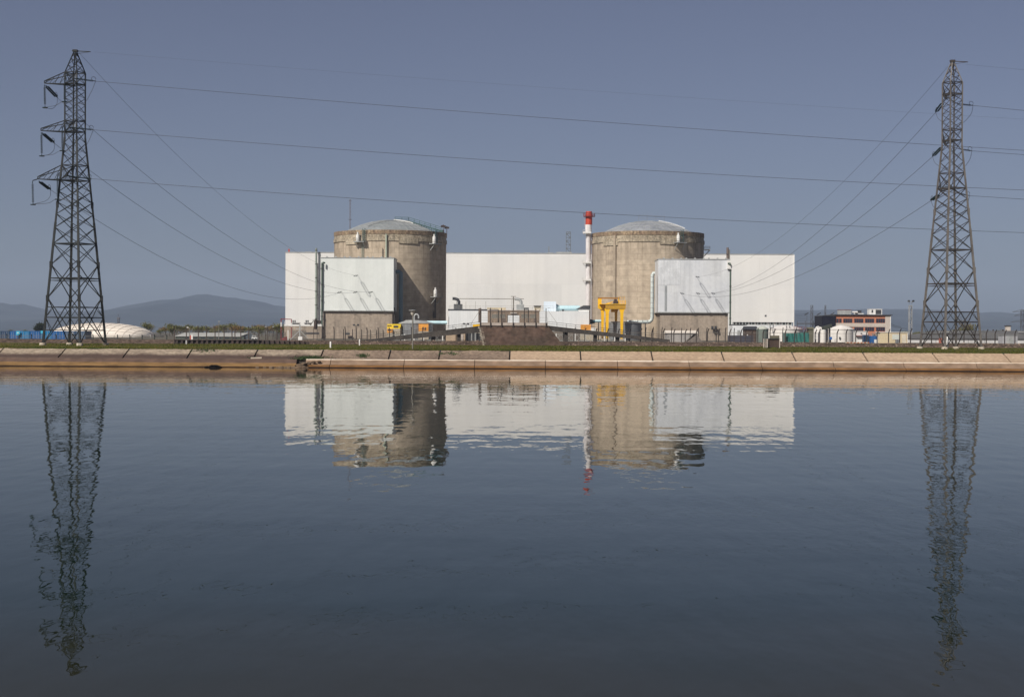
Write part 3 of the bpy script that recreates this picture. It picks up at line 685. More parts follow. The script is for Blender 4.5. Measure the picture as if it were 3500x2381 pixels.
# red and white ventilation stack ---------------------------------------
YS = 587.0; p = at(2014, 725, YS); xs_ = p.x; ST = lambda py: at(2014, py, YS).z
t = thing('ventilation_stack', 'tall slim white stack with a red top and ringed platforms', 'chimney', (xs_, YS, GZ))
part('shaft', MB().lathe(xs_-.25, YS, [(.95, GZ), (.95, ST(800)), (1.2, ST(792)), (1.2, ST(768))], 24), STACKW, t, True)
part('red_top', MB().lathe(xs_-.1, YS, [(1.22, ST(768)), (1.22, ST(735)), (1.1, ST(723)), (.9, ST(723)), (.9, ST(730)), (.01, ST(730))], 24), REDP, t, True)
def ringplat(zf, r0, r1, mt, name, a0=0, a1=2*math.pi):
    m = MB().arc(xs_, YS, r0, r1, a0, a1, zf, zf+.18, 20)
    for k in range(15):
        a = a0+(a1-a0)*k/14; m.bar((xs_+r1*math.cos(a), YS+r1*math.sin(a), zf), (xs_+r1*math.cos(a), YS+r1*math.sin(a), zf+1.2), .09)
    for h in (.6, 1.2): m.tube([(xs_+r1*math.cos(a0+(a1-a0)*k/20), YS+r1*math.sin(a0+(a1-a0)*k/20), zf+h) for k in range(21)], .05, 5)
    part(name, m, mt, t)
ringplat(ST(741), 1.2, 2.1, DKRED, 'platform')
for py in (799, 901, 960): 
    m = MB(); zf = ST(py); X = xs_-.9; m.box(X-1.4, X+1.6, YS-1.9, YS+.4, zf, zf+.2)
    grp_rail(m, [(X-1.4, YS+.4, zf+.2), (X-1.4, YS-1.9, zf+.2), (X+1.6, YS-1.9, zf+.2), (X+1.6, YS+.4, zf+.2)], 1.1, .05, .9)
    m.bar((X-1.3, YS-.8, zf), (X, YS-.8, zf-1.4), .15); m.bar((X+1.5, YS-.8, zf), (X, YS-.8, zf-1.4), .15); m.box(X-1.4, X+1.6, YS-1.95, YS-1.88, zf+.2, zf+.6)
    part('platform', m, WHITE, t)
m = MB(); k = ST(1090)
for s in (-.28, .28): m.bar((xs_+1.25+s, YS-.5, GZ), (xs_+1.25+s, YS-.5, ST(800)), .09)
while k < ST(800): m.bar((xs_+.95, YS-.5, k), (xs_+1.55, YS-.5, k), .06); m.arc(xs_+1.25, YS-.55, .40, .47, -math.pi, 0, k, k+.08, 6); k += .7
for s in (-.28, .28): m.bar((xs_-1.5+s, YS, ST(775)), (xs_-1.5+s, YS, ST(738)), .09)
k = ST(775)
while k < ST(738): m.bar((xs_-1.8, YS, k), (xs_-1.2, YS, k), .07); k += .45
part('ladder', m, mat('pinkish_ladder_paint', (.42, .34, .34), None, .6), t)
part('instrument_pipe', MB().cyl(xs_+2.2, YS+.4, ST(1060), ST(800), .35, 10).box(xs_+1.7, xs_+2.6, YS-.3, YS+.6, ST(833), ST(812)).box(xs_+1.7, xs_+2.6, YS-.3, YS+.6, ST(1012), ST(1000)), PALE_P, t)
m = MB(); m.box(xs_+1.0, xs_+3.0, YS-1, YS+.6, ST(1016), ST(1014)); m.bar((xs_+2.9, YS-.5, ST(1016)), (xs_+2.0, YS-.2, ST(1028)), .2); m.box(xs_+1.6, xs_+2.8, YS-.3, YS+.4, ST(944), ST(932)); part('side_bracket', m, GREYL, t)

# low white building in the middle ----------------------------------------
YL = 540.0
x0, x1, y0, y1, z0, z1 = bx(1534, 1062.5, 2013, 1150, YL, 20, GZ)
t = thing('auxiliary_building', 'low wide white building between the reactors with machinery on its roof', 'industrial building', ((x0+x1)/2, YL+10, GZ))
part('wall', MB().box(x0, x1, y0, y1, GZ, z1), LOWCLAD, t)
part('base_wall', MB().box(x0+.1, x1-.1, y0-.06, y0-.001, GZ, at(1750, 1131, YL).z), mat('dull_base_wall', (.20, .17, .14), (.13, .11, .09), .9, scale=.5, streak=.3), t)
part('parapet', MB().box(x0-.3, px_x(1700, YL), y0+.5, y1, z1, z1+.55), DARK, t)
m = MB(); grp_rail(m, [(x0, y0+1.5, z1+.5), (x1-12, y0+1.5, z1+.5)], 1.2, .03, 3.5)
for px in (1560, 1592, 1625, 1660): q = px_x(px, YL+2); m.bar((q, YL+2, z1), (q, YL+2, z1+3.2), .08)
part('roof_railing', m, STEEL_G, t)
part('downpipe', MB().cyl(x1+.2, y0-.2, GZ, z1+.4, .18, 8), BROWN_D, t)
part('downpipe', MB().cyl(x0-.3, y0-.2, at(1530, 1120, YL).z, at(1530, 1080, YL).z, .2, 8), WHITE, t)
# roof machines: each its own thing
def roof_unit(name, px0, py0, px1, py1, label, mt, kind=0, Y=546):
    a = bx(px0, py0, px1, py1, Y, 4, z1-.02 if kind < 9 else None); t = thing(name, label, 'roof unit', ((a[0]+a[1])/2, Y, a[4]), None)
    part('casing', MB().box(*a), mt, t)
    X = (a[0]+a[1])/2; zt = a[5]
    m = MB()
    for k in range(6): q = a[0]+(a[1]-a[0])*(k+.5)/6; m.box(q-.05, q+.05, Y-.08, Y-.001, a[4]+.4, zt-.3)
    part('rib', m, GREYL, t)
    if kind == 1: part('exhaust_bend', MB().tube([(X+.3, Y+1.5, zt-.1), (X+.3, Y+1.5, zt+.9), (X-.2, Y+1.5, zt+1.6), (X-1.2, Y+1.5, zt+1.9), (X-1.9, Y+1.5, zt+1.9)], .5, 12), GREYL if mt is not DARK else DARK, t, True)
    return t
roof_unit('generator_exhaust', 1551, 1039, 1579, 1060, 'dark square unit with a bent exhaust duct, left end of the low roof', DARK, 1)
roof_unit('ventilation_unit', 1765, 1040, 1791, 1060, 'silver square unit with a bent duct beside the mast on the low roof', GREYL, 1)
roof_unit('cooling_unit', 1791, 1051, 1808, 1060, 'small black box with two round fans on the low roof', DARK, 0, 544)
roof_unit('roof_hut', 1826, 1046, 1848, 1062, 'small beige hut with a dark flat roof on the low roof', BEIGE, 0, 544)
a = bx(1824, 1044, 1850, 1047, 543.6, 5); single('hut_roof', MB().box(*a), DARK, 'dark flat slab over the small beige hut', 'roof slab')
roof_unit('cable_duct', 1665, 1051, 1728, 1060, 'long low cream coloured box on the low roof', BEIGE, 0, 544)
p0 = at(1552, 1020.5, 560); p1 = at(1791, 1021.5, 560); m = MB().bar(p0, p1, .22)
pm = at(1755, 1013, 560)
t = thing('roof_mast', 'thin T shaped mast with a long horizontal boom above the low roof', 'mast', (pm.x, 560, z1))
part('boom', m, STEEL_G, t); part('pole', MB().cyl(pm.x, 560, z1, pm.z, .22, 8).bar((pm.x-.9, 560, pm.z), (pm.x+.9, 560, pm.z), .2), STEEL_G, t)
part('stay', MB().bar((p0.x+1, 560, p0.z), (p0.x+1, 560, z1), .08).bar((p0.x+20, 560, p0.z), (p0.x+20, 560, z1), .06), STEEL_G, t)
# pale blue duct
zc = at(1945, 1053, 552).z; A = px_x(1981, 552); B = px_x(1912, 552); C_ = px_x(1900, 552); D = px_x(1858, 552)
t = thing('air_duct', 'big pale blue cylindrical duct lying on the roof of the low white building', 'duct', ((A+D)/2, 552, z1))
def xcyl(m, xa, ra, xb, rb, y, z, n=24):
    vs = [(xa, y+ra*math.cos(2*math.pi*k/n), z+ra*math.sin(2*math.pi*k/n)) for k in range(n)] + [(xb, y+rb*math.cos(2*math.pi*k/n), z+rb*math.sin(2*math.pi*k/n)) for k in range(n)]
    return m.add(vs, [(k, (k+1) % n, n+(k+1) % n, n+k) for k in range(n)] + [tuple(range(n)), tuple(range(2*n-1, n-1, -1))])
zw = at(1880, 1047, 552).z
part('round_duct', xcyl(MB(), A, .92, B, .92, 552, zc), CYAN_P, t, True)
part('reducer', xcyl(MB(), B, .95, C_, 1.5, 552, zc), CYAN_P, t, True)
part('filter_box', MB().box(D, C_, 550, 555, z1, at(1880, 1030, 550).z), mat('very_pale_blue_panels', (.66, .74, .80), (.62, .70, .78), .5, seam=(1.0, 30, .04, .08, .02)), t)
part('duct_cradle', MB().box(A-6, A-5.6, 551, 553, z1, zc-.5).box(B+1, B+1.4, 551, 553, z1, zc-.5), STEEL_D, t)
q = at(1992, 1044, 548); part('intake_hood', MB().add([(q.x-2.4, 546, z1+.8), (q.x+2.6, 546, z1+.8), (q.x+2.6, 550, z1+.8), (q.x-2.4, 550, z1+.8), (q.x+.2, 546, q.z), (q.x+2.6, 546, q.z), (q.x+2.6, 550, q.z), (q.x+.2, 550, q.z)],
    [(0,1,2,3), (4,5,6,7), (0,1,5,4), (1,2,6,5), (2,3,7,6), (3,0,4,7)]), DARK, t)
part('hood_base', MB().box(q.x-1.5, q.x+2.4, 546.3, 549.6, z1, z1+.8), WHITE, t)
# pale blue pipes in the open
p = at(1459, 1102, 560); q = at(1534, 1103, 560); t = thing('blue_pipe', 'pale blue horizontal pipe running into the left end of the low white building', 'pipe', (p.x, 560, p.z-3))
part('pipe', xcyl(MB(), p.x, .62, q.x, .62, 558, p.z), CYAN_P, t, True); part('support', MB().box(p.x+1, p.x+1.3, 557.6, 558.4, GZ, p.z).box(q.x-1.6, q.x-1.3, 557.6, 558.4, GZ, p.z), STEEL_B, t)
zv = at(2229, 1097, 556); xv = zv.x; zt_ = at(2229, 937, 556).z; zh = at(2200, 1100, 556).z; xl = px_x(2142, 556)
t = thing('pale_pipe', 'pale pipe rising beside the patched grey block and bending left at its foot', 'pipe', (xv, 556, GZ))
pts = [(xv+.9, 556, zt_+.3), (xv+.35, 556, zt_+.3), (xv, 556, zt_-.3)] + [(xv, 556, zh+1.7), (xv-.2, 556, zh+.7), (xv-.8, 556, zh+.15), (xv-1.7, 556, zh), (xl, 556, zh)]
part('pipe', MB().tube(pts, .62, 16), PALE_P, t, True)
m = MB()
for k in range(8): zz = zh+3+(zt_-zh-4)*k/7; m.lathe(xv, 556, [(.63, zz), (.70, zz+.03), (.70, zz+.15), (.63, zz+.18)], 14)
for k in range(4): xx = xl+2+k*1.7; m.box(xx-.08, xx+.08, 555.3, 556.7, zh-.7, zh+.7)
part('flange', m, GREYL, t); part('support', MB().box(xl+1, xl+1.3, 555.7, 556.3, GZ, zh-.4).box(xv-2.5, xv-2.2, 555.7, 556.3, GZ, zh-.4), STEEL_B, t)
p = at(2034, 1097, 556); q = at(2060, 1097, 556); t = thing('stub_pipe', 'short pale blue pipe with a dark flared end behind the yellow gantry', 'pipe', (p.x, 556, p.z-2))
part('pipe', xcyl(MB(), p.x, .5, q.x, .5, 556, p.z), CYAN_P, t, True); r_ = px_x(2017, 556); part('flared_end', xcyl(MB(), r_, .9, p.x, .5, 556, p.z-.2), mat('dark_teal_paint', (.04, .10, .14), None, .5), t, True)
part('support', MB().box(p.x+1, p.x+1.3, 555.7, 556.3, GZ, p.z-.4), STEEL_B, t)
# water tanks with corrugated sides
def tank(name, cpx, rpx, Y, pye, pya, wallm, roofm, label, cat='tank', flat=None, extra=None, group=None):
    c = at(cpx, pye, Y-rpx*Y/F); cx = at(cpx, pye, Y).x; r = rpx*Y/F; ze = c.z; zap = at(cpx, pya, Y).z
    t = thing(name, label, cat, (cx, Y, GZ), group)
    part('wall', MB().lathe(cx, Y, [(r, GZ), (r, ze)], 40), wallm, t, True)
    fr = flat or .02
    n = 8; prof = [(r*(1.03), ze-.05), (r*1.03, ze+.08)]
    if flat: prof += [(r*flat, zap-.2), (r*flat, zap), (.01, zap)]
    else: prof += [(r*(1-k/n)+.01, ze+.08+(zap-ze-.08)*(1-(1-k/n)**1.5)) for k in range(1, n+1)]
    part('roof', MB().lathe(cx, Y, prof, 40), roofm, t, True)
    return t, cx, r, ze, zap
t, cx, r, ze, zap = tank('storage_tank', 1421, 58, 546, 1104.5, 1094, GREYM, GREYL, 'low grey corrugated tank in the shade at the foot of the left drum', flat=.62, group='low grey corrugated tanks')
p = at(1416, 1083, 546); part('gooseneck_vent', MB().tube([(p.x, 546, zap-.1), (p.x, 546, p.z)] + [(p.x+.75-.75*math.cos(k*.4), 546, p.z+.95*math.sin(k*.4)) for k in range(1, 8)] + [(p.x+1.5, 546, p.z-.5)], .26, 10), GREYL, t, True)
m = MB(); grp_rail(m, [(cx-3, 549, zap), (cx+4, 549, zap)], 1.3, .04); part('railing', m, DARK, t)
t, cx, r, ze, zap = tank('storage_tank', 2131, 62, 552, 1103, 1098.5, GREYM, GREYL, 'low grey corrugated tank behind the legs of the yellow gantry', flat=.8, group='low grey corrugated tanks')
m = MB(); grp_rail(m, [(cx-5, 549, zap), (cx+1, 549, zap)], 1.3, .04); part('railing', m, TEAL_S, t)

# yellow gantry --------------------------------------------------------------
p = at(2092, 1120, 546); t = thing('yellow_gantry', 'bright yellow four legged lifting gantry in front of the right drum', 'gantry', (p.x, 546, GZ))
def lean(px0, px1, pyt, Y, w):     # a leg that narrows to its foot
    a = at(px0, pyt, Y); b = at(px1, pyt, Y); X = (a.x+b.x)/2; W = b.x-a.x; zt = a.z
    m = MB(); m.add([(X-W*.33, Y-.3, GZ), (X+W*.33, Y-.3, GZ), (X+W*.33, Y+.3, GZ), (X-W*.33, Y+.3, GZ), (X-W/2, Y-w, zt-1.2), (X+W/2, Y-w, zt-1.2), (X+W/2, Y+w, zt-1.2), (X-W/2, Y+w, zt-1.2)],
       [(0,1,2,3), (4,5,6,7), (0,1,5,4), (1,2,6,5), (2,3,7,6), (3,0,4,7)])
    m.add([(X-W/2, Y-w, zt-1.2), (X+W/2, Y-w, zt-1.2), (X+W/2, Y+w, zt-1.2), (X-W/2, Y+w, zt-1.2), (X-W*.9, Y-w, zt), (X+W*.9, Y-w, zt), (X+W*.9, Y+w, zt), (X-W*.9, Y+w, zt)],
       [(0,1,2,3), (4,5,6,7), (0,1,5,4), (1,2,6,5), (2,3,7,6), (3,0,4,7)])
    part('leg', m, YEL, t)
lean(2070, 2081, 1055, 543, .5); lean(2120, 2131, 1055, 543, .5); lean(2054.5, 2064.5, 1055, 549, .5); lean(2101, 2110, 1056, 549, .5)
a = bx(2070, 1040, 2138.5, 1056, 542.4, 1.3); part('main_beam', MB().box(*a), mat('shaded_yellow_paint', (.50, .27, .02), None, .5), t)  # shade on this side is put into a darker yellow
b = bx(2048, 1040, 2116, 1056, 548.2, 1.3); part('main_beam', MB().box(b[0], b[1], b[2], b[3], a[4], a[5]), YEL, t)
part('end_beam', MB().box(a[0]+.02, a[0]+1.2, a[3], b[2], a[4]+.1, a[5]-.1).box(a[1]-1.2, a[1]-.02, a[3], b[3], a[4]+.1, a[5]-.1).box(b[0], a[0], b[2]+.02, b[3]-.02, a[4]+.12, a[5]-.12), YEL, t)
part('deck', MB().box(b[0], a[1]+.1, a[2]-.2, b[3]+.2, a[5], a[5]+.18), YEL, t)
c = bx(2044, 1016.5, 2118, 1021, 549.6, .7); part('top_beam', MB().box(*c), mat('dark_ochre_beam', (.30, .14, .02), None, .6), t)
d = bx(2044, 1021, 2056, 1054, 549.2, 1.5); part('tower_post', MB().box(*d), YEL, t)
d2 = bx(2113, 1021, 2117, 1040, 549.6, .8); part('tower_post', MB().box(*d2), YEL, t)
e = bx(2097, 1022, 2114, 1038, 545, 2); part('hoist', MB().box(e[0], e[1], e[2], e[3], a[5]+.15, e[4]+1.0).box(e[0]+.3, e[1]-.5, e[2]+.2, e[3], e[4]+1.0, e[5]), DKBR, t)
m = MB(); grp_rail(m, [(e[1], 549, a[5]+.15), (a[1], 545, a[5]+.15), (a[1], 542.6, a[5]+.15)], 1.2, .07, .8); grp_rail(m, [(e[1]+.3, 549.5, a[5]+1.6), (a[1]+.2, 551.5, a[5]+1.7)], 1.2, .07, .9)
part('railing', m, YEL, t); m = MB(); m.bar((b[0]+2.2, 547.6, a[5]+.2), (b[0]+4.6, 547.6, a[5]+.9), .3); part('brace', m, YEL, t)
part('hook_block', MB().box(a[0]+2, a[0]+3.6, 545.2, 546, a[4]-1.0, a[4]), YEL, t)
part('foot', MB().box(px_x(2052, 546), px_x(2083, 546), 542.4, 549.6, GZ, GZ+.5).box(px_x(2099, 546), px_x(2133, 546), 542.4, 549.6, GZ, GZ+.5), FOOT, t)

# yellow and orange cabinets
def cabinet(name, label, px0, py0, px1, py1, Y, mt, inset=None):
    a = bx(px0, py0, px1, py1, Y, 2.4); t = thing(name, label, 'cabinet', ((a[0]+a[1])/2, Y+1.2, a[4]))
    part('casing', MB().box(*a), mt, t)
    for q in inset or []:
        c = bx(*q, Y-.08, .08); part('panel', MB().box(*c), DARK, t)
    part('plinth', MB().box(a[0]-.1, a[1]+.1, a[2]-.1, a[3]+.1, GZ, a[4]-.002), FOOT, t)
    return t
cabinet('equipment_cabinet', 'lemon yellow cabinet with two dark panels, below the left white clad block', 1323, 1107, 1370, 1123, 541, YEL2, [(1345, 1112.5, 1361, 1119), (1324, 1112, 1338, 1114.5)])
cabinet('equipment_cabinet', 'small orange box with dark slots under the lemon yellow cabinet', 1323, 1124, 1341, 1137, 540, ORG_P, [(1325, 1125, 1338, 1129)])
cabinet('equipment_cabinet', 'orange cabinet right of the grey street lamp', 1431, 1107, 1464, 1131, 538, ORG_P, [(1451, 1119, 1456, 1127), (1445, 1117, 1448, 1127)])
cabinet('equipment_cabinet', 'orange cabinet at the right end of the low white building', 1985, 1109, 2020, 1127, 536, ORG_P)
cabinet('equipment_cabinet', 'small white box beside the orange cabinet near the yellow gantry', 2020, 1120, 2036, 1131, 535, WHITE)
cabinet('equipment_cabinet', 'small golden box beside the top of the left ramp', 1616, 1108, 1640, 1120, 534, YEL)
# roof mast and far thin mast
def lattice_mast(name, label, px, pyt, pyb, Y, w, mt, step=1.6, zb=None, cat='mast', th=.12):
    p = at(px, pyt, Y); q = at(px, pyb, Y).z if zb is None else zb; t = thing(name, label, cat, (p.x, Y, q))
    m = MB(); h = w/2
    for sx, sy in ((-h,-h), (h,-h), (h,h), (-h,h)): m.bar((p.x+sx, Y+sy, q), (p.x+sx, Y+sy, p.z), th)
    k = q; i = 0
    while k < p.z-.1:
        k2 = min(k+step, p.z); s = 1 if i % 2 else -1
        for y in (-h, h): m.bar((p.x-h*s, Y+y, k), (p.x+h*s, Y+y, k2), th*.7)
        for x in (-h, h): m.bar((p.x+x, Y-h*s, k), (p.x+x, Y+h*s, k2), th*.7)
        for y in (-h, h): m.bar((p.x-h, Y+y, k2), (p.x+h, Y+y, k2), th*.7)
        k = k2; i += 1
    part('lattice', m, mt, t); return t, p
t, p = lattice_mast('lattice_mast', 'square grey lattice mast on the hall roof just left of the stack', 1943, 793, 862, 660, 1.8, mat('grey_mast', (.13, .14, .15), None, .6), 1.5, th=.16)
t, p = lattice_mast('thin_mast', 'very thin tall lattice mast rising behind the left drum', 1197, 681, 862, 705, .45, mat('mast_paint', (.16, .15, .18), None, .6), .9, th=.10)
part('guy_collar', MB().box(p.x-.7, p.x+.7, 704.9, 705.1, p.z-9, p.z-8.8).box(p.x-.5, p.x+.5, 704.9, 705.1, p.z-.8, p.z-.6), DKBR, t)
t, p = lattice_mast('thin_mast', 'short thin antenna on the hall roof left of the grey lattice mast', 1876, 843, 864, 665, .3, STEEL_G, .9, th=.08)
# ================================================================== PYLONS AND LINES
def pylon(cpx, Yc, phi, mats, label, left):
    legm, brm, footm = mats
    base = at(cpx, 1160, Yc); cx = base.x; GP = 2.75; hz = 1131.0; M = 250/F
    Z = lambda py: 4.9 + (hz-py)*M                     # heights measured on the left pylon
    def half(py):
        for (a, ra), (b, rb) in zip(TAB[:-1], TAB[1:]):
            if b <= py <= a: return rb + (ra-rb)*(py-b)/(a-b)
        return TAB[-1][1]
    k = M/math.cos(R(25)); TAB = [(1180, 96*k), (760, 58.5*k), (470, 31*k), (248, 31*k), (173, 3*k)]
    ctr = lambda py: (cx, Yc)
    def corner(i, py):
        a = phi + math.pi/2*i; r = half(py); return Vector((cx+r*math.cos(a), Yc+r*math.sin(a), Z(py)))
    t = thing('electricity_pylon', label, 'pylon', (cx, Yc, GP), 'lattice pylons on the canal bank')
    lv = [1178, 1018, 905, 833, 778, 732, 692, 655, 617, 565, 526, 488, 450, 413, 386, 359, 335, 311, 288, 248]
    for i in range(4):
        m = MB()
        for a, b in ((1178, 760), (760, 470), (470, 248)):
            m.bar(corner(i, a), corner(i, b), .31 if a > 1000 else (.25 if a > 700 else .19))
        m.bar(corner(i, 248), corner(i, 176), .15)
        for py in (1020, 905, 700): c = corner(i, py); m.bar(c-Vector((0,0,.5)), c+Vector((0,0,.5)), .42 if py > 800 else .34)
        part('leg', m, legm, t)
        c = corner(i, 1178)
        part('foundation', MB().lathe(c.x, c.y, [(.50, GP-.6), (.50, c.z+.22), (.45, c.z+.30), (.01, c.z+.30)], 16), footm, t, True)
    hor = {1018: 0, 951: 1, 833: 1, 617: 1, 565: 1, 450: 1, 413: 1, 288: 1, 248: 1}
    for f in range(4):
        m = MB(); c = lambda py, e: corner((f+e) % 4, py)
        def x(a, b, w):
            m.bar(c(a, 0), c(b, 1), w); m.bar(c(a, 1), c(b, 0), w)
        x(1178, 1018, .11)
        # sub-bracing of the lowest panel
        m.bar(c(1085, 0), c(1085, 1), .15); m.bar(c(1050, 0), c(1050, 1), .12); m.bar(c(1128, 0), c(1128, 1), .13)
        for e in (0, 1):
            A = c(1178, e).lerp(c(1018, 1-e), .28); B = c(1178, e).lerp(c(1018, 1-e), .8)
            m.bar(A, c(1085, e), .07); m.bar(B, c(1085, 1-e), .07)
        x(1018, 905, .11); m.bar(c(951, 0), c(951, 1), .15); m.bar(c(959, 0), c(959, 1), .08)
        for a, b in zip(lv[2:-1], lv[3:]): x(a, b, .09 if a > 600 else .065)
        for h, on in hor.items():
            if on: m.bar(c(h, 0), c(h, 1), .14 if h > 700 else .12)
        for a, b in ((248, 222), (222, 198), (198, 180)): x(a, b, .07)
        part('bracing', m, brm, t)
    # horizontal frames inside the body
    m = MB()
    for py in (951, 833, 617, 450, 288):
        m.bar(corner(0, py), corner(2, py), .09); m.bar(corner(1, py), corner(3, py), .09)
    part('inner_frame', m, brm, t)
    def arm(lo, up, tip, la, lb, w=.12):
        m = MB(); tip = Vector(tip); A0, B0 = corner(la, lo), corner(lb, lo); A1, B1 = corner(la, up), corner(lb, up)
        tips = tip + Vector((0, 0, .35))
        for q in (A0, B0): m.bar(q, tip, w)
        for q in (A1, B1): m.bar(q, tips, w)
        m.bar(tip, tips, w)
        n = 4
        for k in range(n):
            a, b = k/n, (k+1)/n
            for l0, l1 in ((A0, A1), (B0, B1)):
                m.bar(l0.lerp(tip, b), l1.lerp(tips, a), .055)
            m.bar(A0.lerp(tip, a), B0.lerp(tip, b), .055)
        return part('cross_arm', m, brm, t)
    def string(a, b, double, name='insulator_string', plate=False):
        a = Vector(a); b = Vector(b); d = (b-a); L = d.length; d.normalize()
        s = d.cross(Vector((0, 1, 0) if abs(d.z) > .9 else (0, 0, 1))).normalized()*(.22 if double else 0)
        m = MB().bar(a, a+d*.35, .10).bar(b-d*.25, b, .10)
        if double: m.bar(a+d*.35-s, a+d*.35+s, .10).bar(b-d*.3-s, b-d*.3+s, .10)
        for k in ((-1, 1) if double else (0,)):
            q = .45
            while q < L-.4:
                c = a+d*q+s*k; m.tube([c, c+d*.07], .135 if double else .18, 8); q += .17
            m.bar(a+d*.3+s*k, b-d*.25+s*k, .045)
        if plate: m.lathe(b.x, b.y, [(.42, b.z-.14), (.42, b.z)], 12)
        o = part(name, m, INSUL, t)
        if not plate:
            u = Vector((0, 0, 1)); q = b-d*.3
            pts = [q + u*(.32+.32*math.sin(v*.5)) + d*(.32*math.cos(v*.5)) for v in range(13)]
            part('arcing_ring', MB().tube(pts, .035, 5), STEEL_D, o)
        return o
    ends = {}
    def loop(pts, r=.035):
        # smooth curve through points
        out = []; P_ = [Vector(p) for p in pts]; P_ = [P_[0]*2-P_[1]] + P_ + [P_[-1]*2-P_[-2]]
        for i in range(1, len(P_)-2):
            p0, p1, p2, p3 = P_[i-1:i+3]
            for k in range(8):
                u = k/8; out.append(.5*((2*p1)+(-p0+p2)*u+(2*p0-5*p1+4*p2-p3)*u*u+(-p0+3*p1-3*p2+p3)*u**3))
        out.append(P_[-2]); part('jumper_cable', MB().tube(out, r, 5), WIRE, t, True)
    pk = at(263 if left else 3255, 173 if left else 214, Yc)
    m = MB(); pk = Vector((cx, Yc, Z(173)))
    s = 1
    m.bar(pk+Vector((-.5, 0, 0)), pk+Vector((2.4, 0, -.15)), .12); m.bar(pk+Vector((0, 0, -.5)), pk+Vector((2.4, 0, -.15)), .06); m.box(pk.x-.35, pk.x+.35, pk.y-.35, pk.y+.35, pk.z-.2, pk.z+.15)
    part('peak_bracket', m, brm, t)
    return t, cx, Z, corner, arm, string, loop, pk

GREYLEG = mat('pale_galvanised_leg', (.15, .135, .12), (.095, .085, .078), .6, .1, scale=.8, fine=.2)
t, cxl, Z, corner, arm, string, loop, pkl = pylon(255, 250.0, R(25), (STEEL_D, STEEL_D, FOOT), 'dark green lattice pylon with cross arms reaching left, at the left side', True)
OFF = 259 - 251
def L(px, py, Y): return at(px, py, Y)
for (lo, up, tpx, so, si, sb, te, tj, rs, re) in (
   (288, 248, 152, (152, 290, 367), (221, 275, 347), None, (196, 334), (152, 366), (250, 268), (327, 278)),
   (450, 413, 140, (141, 453, 532), (213, 437, 514), None, (186, 490), (142, 531), (240, 436), (319, 444)),
   (615, 565, 129, (111, 620, 698), (197, 600, 680), None, (173, 649), (118, 696), (230, 602), (312, 611))):
    tip = L(tpx, lo-3, 251.8); arm(lo, up, tip, 1, 2)
    nt_ = L(tpx + (98 if lo != 615 else 100), lo-16, 246.4); arm(lo, up, nt_, 2, 3)
    a = L(so[0], so[1], 251.6); b = L(so[0]+2, so[2], 251.6); string(a, b, False, plate=True)
    if lo == 615: part('arm_extension', MB().bar(tip, a + Vector((0, 0, .1)), .14), STEEL_D, t)
    a2 = L(si[0], si[1], 248.6); b2 = L(si[0], si[2], 248.6); string(a2, b2, False, plate=True)
    part('hanger', MB().bar(a2, Vector((a2.x, a2.y+.9, a2.z+.5)), .12), STEEL_D, t)
    e = L(te[0], te[1], 254.5); string(L(tpx+4, lo+4, 251.8), e, True)
    r0 = L(rs[0], rs[1], 246.6); r1 = L(re[0], re[1], 247.4); string(r0, r1, True)
    loop([e, L(te[0]-2, te[1]+22, 253.6), L(te[0]-18, te[1]+38, 252.6), b])
    loop([b, L(b2.x and si[0]-32, si[2]+14, 250), b2, L(si[0]+62, si[2]+6, 248), L(re[0]-18, re[1]+42, 247.4), r1])
t, cxr, Z2, corner, arm, string, loop, pkr = pylon(3249, 257.0, R(-25), (GREYLEG, STEEL_B, FOOT), 'pale grey lattice pylon with insulators on both sides, at the right side', False)
for (lo, up, ls, le, rs, re) in ((288, 248, (3224, 350), (3198, 385), (3279, 356), (3326, 361)), (450, 413, (3222, 500), (3187, 536), (3281, 510), (3322, 516)), (615, 565, (3210, 664), (3182, 686), (3272, 660), (3314, 669))):
    zt = Z2(lo-3); tip = Vector((px_x(ls[0]+3, 262.2), 262.2, zt-.2)); arm(lo, up, tip, 1, 2)
    a = L(ls[0], ls[1], 262.0); part('hanger', MB().bar(tip, a, .10), STEEL_B, t)
    e = L(le[0], le[1], 264.5); string(a, e, True)
    r0 = L(rs[0], rs[1], 261.0); r1 = L(re[0], re[1], 260.6); string(r0, r1, True); part('hanger', MB().bar(tip, r0, .08), STEEL_B, t)
    loop([e, L(le[0]+10, le[1]+22, 263.5), L(le[0]+36, le[1]+39, 263), L(3258, le[1]+52, 262.5), L(3290, re[1]+60, 262), L(re[0]-8, re[1]+30, 261), r1])

def cable(label, grp, pts, YA, YB, r=.032, name='overhead_cable'):
    A = at(*pts[0], YA); B = at(*pts[-1], YB); d = B-A; num = den = 0.0
    for px, py in pts[1:-1]:
        q = ray(px, py)                       # CAM + q*t meets the vertical plane through A and B
        det = q.x*(-d.y) + d.x*q.y; rx, ry = A.x-CAM.x, A.y-CAM.y
        tt = (rx*(-d.y) + d.x*ry)/det; s = (q.x*ry - q.y*rx)/det
        z = CAM.z + q.z*tt; f = 4*s*(1-s); num += (A.z+d.z*s - z)*f; den += f*f
    sag = num/den if den else 0
    P_ = [A + d*(k/48) - Vector((0, 0, 4*sag*(k/48)*(1-k/48))) for k in range(49)]
    return single(name, MB().tube(P_, r, 5), WIRE, label, 'cable', grp, True)
k2 = 3500/2324
G1, G2 = 'cables running along the canal between the pylons', 'cables coming down from the pylons to the plant walls'
def quad(px0, py0, a, b, xs): return [(x, py0 + a*(x-px0) + b*(x-px0)**2) for x in xs]
xs = [700, 1253, 1900, 2500, 3253, 3500]
cable('topmost of the three thick cables crossing the sky from the left pylon', G1, [(327, 278)] + quad(327, 278, .0882, -4.35e-6, xs + [4700]), 247.4, 262)
